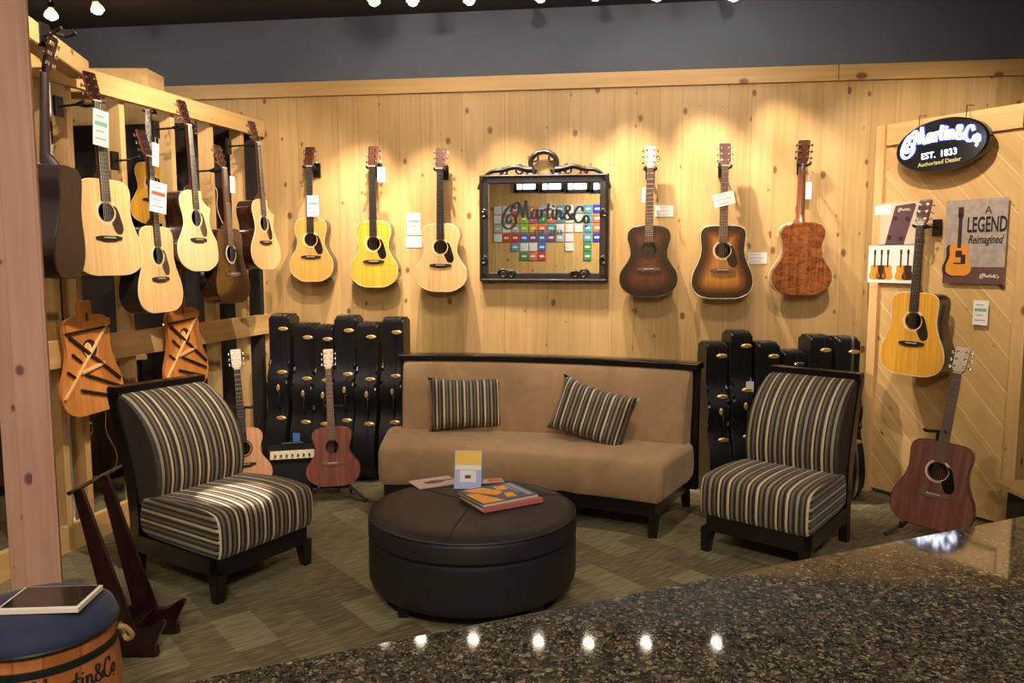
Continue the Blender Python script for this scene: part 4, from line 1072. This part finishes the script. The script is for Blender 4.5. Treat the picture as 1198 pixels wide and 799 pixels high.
# ------------------------------------------------------------------ ottoman
OC = V((-0.178, 3.51, 0))
ot = thing('round_ottoman', 'large round dark leather ottoman in the middle of the carpet', 'ottoman', OC)
bm = nb(); lathe(bm, [(0, .418), (.36, .417), (.415, .410), (.45, .395), (.468, .37), (.470, .31), (.462, .300), (0, .30)], 72); lid = obj('lid', bm, M['leather'], ot)
bm = nb(); tube(bm, [(.462 * math.cos(a), .462 * math.sin(a), .388) for a in [2 * PI * i / 72 for i in range(73)]], 0.0045, 6, cap=False); obj('piping', bm, M['leather'], lid)
bm = nb()
for a0 in (R(-100), R(140), R(20)):
    pts = [(r * math.cos(a0), r * math.sin(a0), z) for r, z in ((.0, .4185), (.2, .4185), (.36, .4178), (.415, .4105), (.45, .396))]
    tube(bm, pts, 0.0022, 5)
obj('seam', bm, M['leather'], lid)
bm = nb(); lathe(bm, [(0, .298), (.452, .298), (.462, .292), (.468, .27), (.468, .12), (.455, .085), (.44, .075), (0, .075)], 72); obj('base', bm, M['leather'], ot)
for a in (R(222), R(318), R(48), R(132)):
    c_, s_ = math.cos(a) * 0.38, math.sin(a) * 0.38
    bm = nb(); beam(bm, (c_, s_, 0), (c_, s_, 0.08), 0.045, 0.045, w2=0.06, h2=0.06, up=(0, 1, 0)); obj('leg', bm, M['black_wood'], ot)

# items on the ottoman
M['page_white'] = flat('page edges', srgb(225, 215, 200), 0.7, var=0)
M['pink_cover'] = flat('pink cover', srgb(190, 110, 100), 0.5, var=0)
M['orange_cover'] = flat('orange print', srgb(240, 160, 30), 0.4, var=0)
M['blue_cover'] = flat('blue grey print', srgb(70, 86, 120), 0.4, var=0.1)
M['yellow_print'] = flat('yellow print', srgb(240, 196, 80), 0.5, var=0)
M['pale_blue'] = flat('pale blue print', srgb(170, 185, 230), 0.5, var=0)
M['blush_print'] = flat('grey blush print', srgb(190, 168, 158), 0.5, var=0)
M['plum_print'] = flat('plum print', srgb(88, 60, 62), 0.5, var=0)
ZT = 0.4195
bt = Vector((-0.066, 3.535, 0)); br_ = R(33)
t = thing('book', 'lower closed book with a pink cover under the spiral bound book', 'book', (bt.x + 0.015, bt.y - 0.005, ZT + 0.001), (0, 0, br_ - R(3)))
bm = nb(); box(bm, (0, 0, 0.010), (0.296, 0.236, 0.014)); obj('pages', bm, M['page_white'], t)
bm = nb(); box(bm, (0, 0, 0.0015), (0.30, 0.24, 0.003)); box(bm, (0, 0, 0.0185), (0.30, 0.24, 0.003)); box(bm, (0, -0.1205, 0.010), (0.30, 0.003, 0.02)); obj('cover', bm, M['pink_cover'], t)
t = thing('spiral_book', 'spiral bound book with orange and blue cover, on top of another book on the ottoman', 'book', (bt.x, bt.y, ZT + 0.0215), (0, 0, br_))
bm = nb(); box(bm, (0, 0, 0.007), (0.285, 0.232, 0.011)); obj('pages', bm, M['page_white'], t)
bm = nb(); box(bm, (0, 0, 0.0135), (0.29, 0.236, 0.002)); cv = obj('cover', bm, M['blue_cover'], t)
bm = nb()
for q_ in ([(-.14, -.11), (-.03, -.115), (-.09, .03), (-.14, .05)], [(-.10, .06), (-.02, -.03), (.03, .0), (-.02, .10), (-.12, .11)], [(.0, -.08), (.05, -.09), (.06, -.03), (.02, -.02)], [(.02, .03), (.07, .02), (.08, .08), (.03, .09)]):
    prism(bm, q_, 0.0, 0.0008)
for v in bm.verts: v.co = V((v.co.x, v.co.z, v.co.y + 0.0148))
obj('orange_shapes', bm, M['orange_cover'], cv)
bm = nb(); box(bm, (0.115, 0.0, 0.0149), (0.03, 0.20, 0.0006)); box(bm, (0.085, 0.02, 0.0149), (0.012, 0.14, 0.0006)); obj('white_print', bm, M['grey_ink'], cv)
bm = nb()
for k in range(22):
    x = -0.13 + 0.0  
    yy = -0.105 + 0.01 * k
    tube(bm, [(-0.146 + 0.007 * math.cos(a), yy, 0.008 + 0.009 * math.sin(a)) for a in [2 * PI * i / 8 for i in range(9)]], 0.001, 4, cap=False)
obj('spiral_binding', bm, M['black'], t)
c_ = atz(508, 565, ZT)
t = thing('brochure', 'thin open brochure with a dark oval picture at the back left of the ottoman', 'brochure', (c_.x, c_.y, ZT), (0, 0, R(28)))
bm = nb(); box(bm, (0, 0, 0.003), (0.215, 0.15, 0.005)); obj('pages', bm, M['blush_print'], t)
bm = nb(); lathe(bm, [(0, 0.0056), (1, 0.0056), (1, 0.0062), (0, 0.0062)], 20)
for v in bm.verts: v.co = V((v.co.x * 0.055, v.co.y * 0.026, v.co.z))
box(bm, (0.07, 0.005, 0.0058), (0.06, 0.016, 0.0006)); obj('picture', bm, M['plum_print'], t)
c_ = atz(572, 563, ZT)
t = thing('leaflet', 'small orange and white leaflet lying flat behind the spiral book', 'leaflet', (c_.x + 0.01, c_.y, ZT), (0, 0, R(15)))
bm = nb(); box(bm, (0, 0, 0.0015), (0.12, 0.07, 0.003)); obj('sheet', bm, M['blush_print'], t)
bm = nb(); box(bm, (0.02, 0, 0.0033), (0.07, 0.05, 0.0005)); obj('orange_print', bm, M['red_ink'], t)
c_ = atz(547, 572, ZT)
t = thing('tent_card', 'standing folded card, yellow above and pale blue below, on the ottoman', 'card', (c_.x, c_.y, ZT), (0, 0, R(-4)))
Wc, Hc = 0.13, 0.175
bm = nb(); beam(bm, (0, 0, 0), (0, 0.05, Hc), Wc, 0.002, up=(0, 1, 0)); fc = obj('front_leaf', bm, M['pale_blue'], t)
bm = nb(); beam(bm, (0, 0.10, 0), (0, 0.052, Hc), Wc, 0.002, up=(0, 1, 0)); obj('rear_leaf', bm, M['pale_blue'], t)
nx = V((0, -Hc, 0.05)).normalized()
def onleaf(z0, z1, w_, m_, nm, d=0.0014):
    bm = nb(); a_ = V((0, 0.05 * z0, Hc * z0)) + nx * d; b_ = V((0, 0.05 * z1, Hc * z1)) + nx * d
    beam(bm, a_, b_, w_, 0.0006, up=(0, 1, 0)); obj(nm, bm, M[m_], fc)
onleaf(0.62, 0.985, Wc * 0.97, 'yellow_print', 'yellow_print'); onleaf(0.50, 0.62, Wc * 0.97, 'white_card', 'white_print'); onleaf(0.18, 0.48, Wc * 0.6, 'white_card', 'picture', 0.0016); onleaf(0.27, 0.36, Wc * 0.22, 'plum_print', 'picture', 0.0022)

# ------------------------------------------------------------------ barrel stool
SX, SY = -1.262, 2.03
bs = thing('barrel_stool', 'wooden barrel stool with padded navy seat and black script at the near left corner', 'stool', (SX, SY, 0))
bm = nb(); lathe(bm, [(0, 0.002), (.165, 0.002), (.172, .01), (.19, .14), (.196, .28), (.192, .42), (.182, .545), (0, .545)], 64); obj('barrel', bm, M['barrel'], bs)
bm = nb(); lathe(bm, [(0, .612), (.10, .610), (.155, .600), (.182, .582), (.190, .562), (.190, .552), (0, .548)], 64); cu = obj('seat_cushion', bm, M['navy'], bs)
bm = nb(); tube(bm, [(.1885 * math.cos(a), .1885 * math.sin(a), .548) for a in [2 * PI * i / 64 for i in range(65)]], 0.007, 8, cap=False); obj('piping', bm, M['strap'], cu)
for z, r in ((.497, .187), (.10, .187)):
    bm = nb(); lathe(bm, [(r, z - 0.010), (r + 0.004, z - 0.009), (r + 0.0035, z + 0.009), (r - 0.001, z + 0.010)], 64); obj('hoop', bm, M['strap'], bs)
def rb(z):
    pr = [(.01, .172), (.14, .19), (.28, .196), (.42, .192), (.545, .182)]
    for a, b in zip(pr, pr[1:]):
        if a[0] <= z <= b[0]: return a[1] + (b[1] - a[1]) * (z - a[0]) / (b[0] - a[0])
    return .19
ang0 = math.atan2(-SY, -SX) + R(20)          # towards the camera
def wrap(x, y, z):
    zz = z + 0.425; r = rb(zz) + 0.0012 - y; a = ang0 + x / 0.193
    return V((r * math.cos(a), r * math.sin(a), zz))
obj('script_lettering', logo_bm(0.27, 0.2, 0.0, 0.001, fmap=wrap), M['ink'], bs)
for sgn in (-1, 1):
    a = ang0 - R(17) + sgn * R(78) + (R(4) if sgn > 0 else 0); d = V((math.cos(a), math.sin(a), 0)); tn = V((-d.y, d.x, 0))
    pts = [d * .186 + V((0, 0, .515)) - tn * 0.03, d * .205 + V((0, 0, .505)) - tn * 0.02, d * .222 + V((0, 0, .47)), d * .205 + V((0, 0, .455)) + tn * 0.02, d * .19 + V((0, 0, .50)) + tn * 0.03]
    bm = nb(); tube(bm, catmull([tuple(p_) for p_ in pts], 4), 0.007, 8); obj('rope_handle', bm, M['rope'], bs)
t = thing('glossy_book', 'thin dark covered book with white edges lying on the navy stool seat', 'book', (-1.222, 2.025, 0.6125), (0, 0, R(4)))
M['photo_dark'] = flat('dark glossy cover', srgb(30, 28, 30), 0.12, coat=0.6, var=0.3, vs=9)
bm = nb(); box(bm, (0, 0, 0.007), (0.205, 0.145, 0.013), bev=0.001); obj('pages', bm, M['page_white'], t)
bm = nb(); box(bm, (-0.001, 0.003, 0.0142), (0.190, 0.128, 0.0012)); obj('cover', bm, M['photo_dark'], t)

# ------------------------------------------------------------------ wooden A frame stand, front left
ws = thing('wooden_guitar_stand', 'dark red wooden guitar stand with two tall uprights beside the left armchair', 'guitar stand', (-1.47, 3.0, 0))
for yy in (-0.09, 0.10):
    bm = nb(); beam(bm, (0.0, yy, 0.03), (-0.165, yy + 0.01, 0.655), 0.10, 0.026, w2=0.032, up=(0, 1, 0), bev=0.003); obj('upright', bm, M['dark_mahogany'], ws)
    pr = catmull([(-.07, .0), (-.02, .0), (.03, .0), (.085, .0), (.115, .005), (.105, .03), (.115, .07), (.145, .135), (.12, .14), (.085, .11), (.03, .105), (-.03, .11), (-.08, .12), (-.09, .05)], 3, True)
    bm = nb(); prism(bm, [(x, z) for x, z in pr], -0.014, 0.014, bev=0.003); obj('cradle_arm', bm, M['dark_mahogany'], ws, loc=(0, yy, 0))
bm = nb(); tube(bm, [(-0.172, -0.13, 0.652), (-0.172, 0.26, 0.652)], 0.008, 8); obj('crossbar', bm, M['dark_mahogany'], ws)
bm = nb(); box(bm, (0.01, 0.005, 0.07), (0.03, 0.18, 0.09), bev=0.004); obj('spreader', bm, M['dark_mahogany'], ws)

# ------------------------------------------------------------------ granite counter
e0 = atz(225, 794, 1.04); e1 = atz(1150, 612, 1.04); ed = (e1 - e0).normalized(); cr = math.atan2(ed.y, ed.x)
ct = thing('granite_counter', 'dark speckled granite topped counter across the foreground', 'counter', (e0.x, e0.y, 0), (0, 0, cr))
bm = nb(); box(bm, (0.55, -0.375, 1.0225), (4.6, 0.75, 0.035), bev=0.005); obj('countertop', bm, M['granite'], ct)
bm = nb(); box(bm, (0.55, -0.395, 0.50), (4.5, 0.65, 1.00)); obj('cabinet', bm, M['black_wood'], ct)

# ------------------------------------------------------------------ things beyond the stud frame
def room_guitar(px, yb, Y, lab, rz, s=1.0, **k):
    p = aty(px, yb, Y); return guitar(lab, p, (0, 0, rz), s, **k), p
# rack in the next room: board wall with guitars
rk = thing('display_rack', 'low dark cabinet standing in the room beyond the stud frame', 'cabinet', (-3.3, 5.2, 0), (0, 0, R(40)))
bm = nb(); box(bm, (0, 0, 0.42), (1.5, 0.42, 0.78), bev=0.006); obj('body', bm, M['black_wood'], rk)
bm = nb(); box(bm, (0, 0, 0.83), (1.56, 0.46, 0.035), bev=0.004); obj('worktop', bm, M['pine_trim'], rk)
for sx in (-0.375, 0.375):
    bm = nb(); box(bm, (sx, -0.215, 0.42), (0.70, 0.02, 0.70), bev=0.004); dr = obj('door', bm, M['mahogany_side'], rk)
    bm = nb(); box(bm, (sx - 0.28 * (1 if sx > 0 else -1), -0.235, 0.45), (0.012, 0.02, 0.12), bev=0.003); obj('handle', bm, M['chrome'], dr)
bm = nb(); box(bm, (0, 0, 0.015), (1.4, 0.36, 0.03)); obj('plinth', bm, M['black'], rk)
PTP = V((-3.20, 5.965, 0)) + WN * 0.03
for k, (px, yb, tp, sd) in enumerate(((70, 285, 'spruce_amber', 'mahogany_side'), (130, 300, 'mahogany_gloss', 'mahogany_gloss'), (180, 262, 'spruce_gold', 'rosewood'), (237, 290, 'burst_dark', 'rosewood'))):
    q = hit(px, yb, PTP + WN * 0.16, WN); nmk = ('amber', 'brown', 'golden', 'dark')[k]
    guitar(nmk + ' topped guitar on the dark partition behind the stud frame', q, (0, 0, WROT), 0.9, shape='dread' if k % 2 else 'om', top=tp, side=sd)
    at = V((q.x, q.y, 0)) - WN * 0.16; hanger((at.x, at.y, q.z + 0.86 * 0.9), WROT, 'black yoke hanger on the dark partition holding the ' + nmk + ' topped guitar', reach=0.13)
# two more guitars hung on the far side of the stud frame
for px, yb, k, lab in ((100, 545, 0, 'brown guitar standing on the floor of the next room near the cedar post'), (212, 560, 1, 'dark guitar standing on the floor of the next room behind the left armchair')):
    p = aty(px, yb, 5.0 + 0.5 * k)
    guitar(lab, (p.x, p.y, 0.11), (R(-10), 0, R(30)), 0.97, shape='dread', top=('mahogany_gloss', 'burst_dark')[k], side='mahogany_gloss', head='head_face')
    stand('black tripod stand in the next room under the ' + ('brown guitar', 'dark guitar')[k], (p.x, p.y, 0), R(30))
# white vertical tube
p = hit(86, 560, LP - LN * 0.38, LN)
wt = thing('white_pole', 'slim white pole standing just behind the stud frame near the cedar post', 'pole', (p.x, p.y, 0))
bm = nb(); tube(bm, [(0, 0, 0.03), (0, 0, 1.06)], 0.012, 12); obj('shaft', bm, M['white_card'], wt)
bm = nb(); lathe(bm, [(0, 0), (0.12, 0), (0.12, 0.012), (0.03, 0.03), (0, 0.03)], 24); obj('base', bm, M['white_card'], wt)
# small white grid window-like rack
p = aty(58, 117, 4.6)
gr_ = thing('framed_grid', 'small white framed grid of dark squares high up behind the back turned guitar', 'frame', (p.x, p.y, p.z), (0, 0, R(30)))
bm = nb(); box(bm, (0, 0, 0), (0.13, 0.012, 0.24), bev=0.002); obj('board', bm, M['ink'], gr_)
bm = nb()
for i in range(3): box(bm, ((-1 + i) * 0.06, -0.008, 0), (0.012, 0.006, 0.24))
for j in range(6): box(bm, (0, -0.008, -0.114 + j * 0.0456), (0.13, 0.006, 0.012))
obj('grid', bm, M['white_card'], gr_)
bm = nb(); box(bm, (0, 0.15, 0.0), (0.02, 0.3, 0.02)); obj('bracket', bm, M['black'], gr_)

# ------------------------------------------------------------------ rear wall seen in the mirror
def refl(px, py):
    p = hit(px, py, WP + WN * 0.03, WN); d = (p - V((0, 0, CAMZ))).normalized(); d = d - 2 * d.dot(WN) * WN
    t_ = (REARY + 0.03 - p.y) / d.y; return p + d * t_
pa = refl(582, 246); pb = refl(703, 246); pz = refl(582, 306)
step = (pb - pa).length / 11.4; sz = step * 0.86
cols = [srgb(200, 60, 60), srgb(60, 110, 200), srgb(235, 160, 40), srgb(150, 200, 50), srgb(120, 70, 140), srgb(230, 230, 235), srgb(60, 150, 90), srgb(220, 120, 90), srgb(30, 60, 190), srgb(210, 90, 150), srgb(80, 160, 190), srgb(170, 180, 190)]
pm = [flat('pack colour %d' % i, c_, 0.5, var=0) for i, c_ in enumerate(cols)]
rows = [(0, 12), (0, 12), (0, 12), (0.0, 12), (2, 10), (3, 6)]
px0 = pa.x; z0 = pa.z
first = {}
cn = ['red', 'blue', 'orange', 'lime green', 'purple', 'white', 'green', 'salmon', 'deep blue', 'pink', 'teal', 'silver']
grid = ["5A9598B5BBA8", "5B26A7599BA8", "B53725A555A7", "5504810B.5A8", "..A5B6..5.6.", "...67......6"]
grid = ["559A7B5A5BA8", "5B23967A55A7", "B5B327A555A7", "5001414B5.A8", "..A551..5.6.", "...670....6."]
for r_, row in enumerate(grid):
    for c_, ch in enumerate(row):
        if ch == '.': continue
        ci = int(ch, 16) % 12
        if 'A' <= ch <= 'B': ci = 10 if ch == 'A' else 11
        x = px0 + c_ * step * (1 if pb.x > pa.x else -1); z = z0 - r_ * step
        key = ci
        if key not in first:
            t = thing('string_pack', '', 'packet', (x, REARY, z), (0, 0, PI), 'string packets on the rear wall')
            bm = nb(); box(bm, (0, -0.0095, 0), (sz, 0.02, sz), bev=0.003); pk = obj('pack', bm, pm[ci], t)
            bm = nb(); box(bm, (0, -0.0235, 0.0), (sz * 0.6, 0.002, sz * 0.25)); obj('label_strip', bm, M['white_card'], pk)
            first[key] = t
        else: t = dup(first[key], (x, REARY, z))
        t['label'] = '%s string packet seen in the mirror, row %s, %s' % (cn[ci], ('topmost', 'second', 'third', 'fourth', 'fifth', 'lowest')[r_], 'column %d from the left' % (c_ + 1))
for k in range(4):
    a_ = refl(603 + 30 * k, 208); b_ = refl(628 + 30 * k, 223)
    w_ = abs(a_.x - b_.x); h_ = abs(a_.z - b_.z)
    wd = bpy.data.objects.new('window_%d' % (k + 1), None); wd.location = ((a_.x + b_.x) / 2, REARY, (a_.z + b_.z) / 2); wd.rotation_euler = (0, 0, PI); link(wd); wd['kind'] = 'structure'
    bm = nb(); 
    for s_ in (-1, 1): box(bm, (s_ * w_ / 2, -0.02, 0), (0.05, 0.04, h_ + 0.05)); box(bm, (0, -0.02, s_ * h_ / 2), (w_ + 0.05, 0.04, 0.05))
    box(bm, (w_ * 0.18, -0.018, 0), (0.02, 0.03, h_)); obj('window_frame', bm, M['black'], wd)
    bm = nb(); box(bm, (0, -0.008, 0), (w_, 0.01, h_)); obj('pane', bm, M['daylight'], wd)

# ------------------------------------------------------------------ track lights
WARM = (1.0, 0.84, 0.69)
def spot(label, at, target, power, size=62, blend=0.6, col=WARM, radius=0.02):
    at = V(at); d = (V(target) - at).normalized()
    t = thing('track_spotlight', label, 'spotlight', at, (0, 0, 0), 'ceiling track spotlights')
    q = (-d).to_track_quat('Z', 'Y').to_euler()
    bm = nb(); lathe(bm, [(0.030, 0.012), (0.040, 0.006), (0.042, 0.012), (0.036, 0.03), (0.022, 0.05), (0.018, 0.06), (0, 0.06)], 20)
    hd_ = obj('reflector', bm, M['lamp_glass'], t, rot=q)
    bm = nb(); lathe(bm, [(0, 0.062), (0.02, 0.062), (0.022, 0.10), (0.016, 0.108), (0, 0.108)], 16); obj('lamp_socket', bm, M['black'], hd_)
    bm = nb(); lathe(bm, [(0, -0.016), (0.015, -0.013), (0.026, -0.003), (0.032, 0.010), (0.028, 0.02), (0, 0.024)], 20); obj('bulb', bm, M['bulb'], hd_)
    bm = nb(); tube(bm, [(0, 0, CEIL - at.z), -d * 0.08], 0.008, 8); obj('stem', bm, M['black'], t)
    bm = nb(); lathe(bm, [(0, 0), (0.035, 0), (0.035, -0.03), (0, -0.03)], 16, c=(0, 0, CEIL - at.z)); obj('mount', bm, M['black'], t)
    l = bpy.data.lights.new('spot_lamp', 'SPOT'); l.energy = power; l.spot_size = R(size); l.spot_blend = blend; l.color = col; l.shadow_soft_size = radius
    lo = bpy.data.objects.new('spot_lamp', l); lo.location = at + d * 0.03; lo.rotation_euler = (-d).to_track_quat('Z', 'Y').to_euler(); C.objects.link(lo)
    return t
def wp(px, py): return hit(px, py, WP, WN)
LZ = 3.05
row = [(437, 4, (395, 335), 185), (483, 4, (505, 345), 185), (550, 3, (620, 330), 130), (633, 0, (690, 330), 110), (697, -2, (775, 345), 180), (770, -2, (890, 345), 200), (860, -2, (985, 320), 110)]
nm = ['first', 'second', 'third', 'fourth', 'fifth', 'sixth', 'seventh']
for k, (px, py, tg, pw_) in enumerate(row):
    p = aty(px, py, 5.02)
    spot('%s lit spotlight from the left in the row along the back wall' % nm[k], p, wp(*tg), pw_, 46, 0.75)
pA = aty(60, 20, 5.24); spot('lit spotlight above the stud frame at far left', pA, (-2.6, 4.6, 1.2), 40)
pA = aty(115, 14, 5.2); spot('lit spotlight hanging a little right of the far left one', pA, (-2.2, 5.4, 1.2), 40)
for k, (px, w_) in enumerate(((380, 'left'), (640, 'middle'), (900, 'right'))):  # unseen fill spots added for an even wash over the wall
    q = aty(px, 60, 3.5); spot('added fill spotlight out of view washing the %s of the back wall' % w_, (q.x, 3.5, 3.05), wp(px, 150), 46, 85, 1.0)
# room side track for the stud frame, the panel and the seats (above the picture)
spot('spotlight aimed at the nearest stud frame guitars', (-0.95, 3.1, 3.05), (-2.05, 4.0, 1.85), 150, 80)
spot('spotlight aimed at the far stud frame guitars', (-0.85, 4.0, 3.05), (-1.75, 5.0, 1.75), 130, 80)
spot('spotlight aimed at the diagonal panel', (1.55, 3.6, 3.05), (2.5, 4.75, 1.9), 130, 62)
spot('spotlight aimed at the sofa', (-0.15, 3.9, 3.05), (-0.3, 4.9, 0.6), 55, 70, 0.9)
spot('spotlight aimed at the sofa right end', (0.7, 3.6, 3.05), (0.8, 4.4, 0.5), 50, 70, 0.9)
spot('narrow spotlight aimed at the left armchair seat', (-1.0, 3.0, 3.05), (-1.30, 3.63, 0.42), 900, 7.5, 0.3)
# unseen ceiling panels with area lamps, added as general fill light
for k, (x, y, e) in enumerate(((-1.6, 0.6, 32), (1.6, 0.6, 32), (0.0, -1.2, 130))):
    t = thing('fill_panel', 'square fill light panel added out of view over the shop floor', 'fill light', (x, y, CEIL), (0, 0, 0), 'added fill panels')
    bm = nb(); box(bm, (0, 0, -0.015), (0.62, 0.62, 0.03), bev=0.004); obj('frame', bm, M['white_card'], t)
    bm = nb(); box(bm, (0, 0, -0.032), (0.56, 0.56, 0.006)); obj('diffuser', bm, M['fill_glow'], t)
    l = bpy.data.lights.new('fill_lamp', 'AREA'); l.energy = e; l.size = 0.55; l.color = (1.0, 0.88, 0.72)
    lo = bpy.data.objects.new('fill_lamp', l); lo.location = (x, y, CEIL - 0.05); C.objects.link(lo)
bm = nb(); box(bm, (0, 0, 1.24), (2.8, 0.06, 2.48)); pw_ = obj('wall_partition', bm, M['back_room'], loc=(-3.20, 5.965, 0), rot=(0, 0, WROT)); pw_['kind'] = 'structure'
# light in the next room
l = bpy.data.lights.new('next_room_lamp', 'POINT'); l.energy = 22; l.color = (1, 0.85, 0.65); l.shadow_soft_size = 0.1
lo = bpy.data.objects.new('next_room_lamp', l); lo.location = (-3.4, 4.2, 2.9); C.objects.link(lo)

# ------------------------------------------------------------------ world and view
w = bpy.data.worlds.new('world'); bpy.context.scene.world = w; w.use_nodes = True
w.node_tree.nodes['Background'].inputs[0].default_value = (0.5, 0.45, 0.4, 1); w.node_tree.nodes['Background'].inputs[1].default_value = 0.2
vs = bpy.context.scene.view_settings
vs.view_transform = 'Standard'; vs.look = 'None'; vs.gamma = 1; vs.use_curve_mapping = False; vs.exposure = 0.22
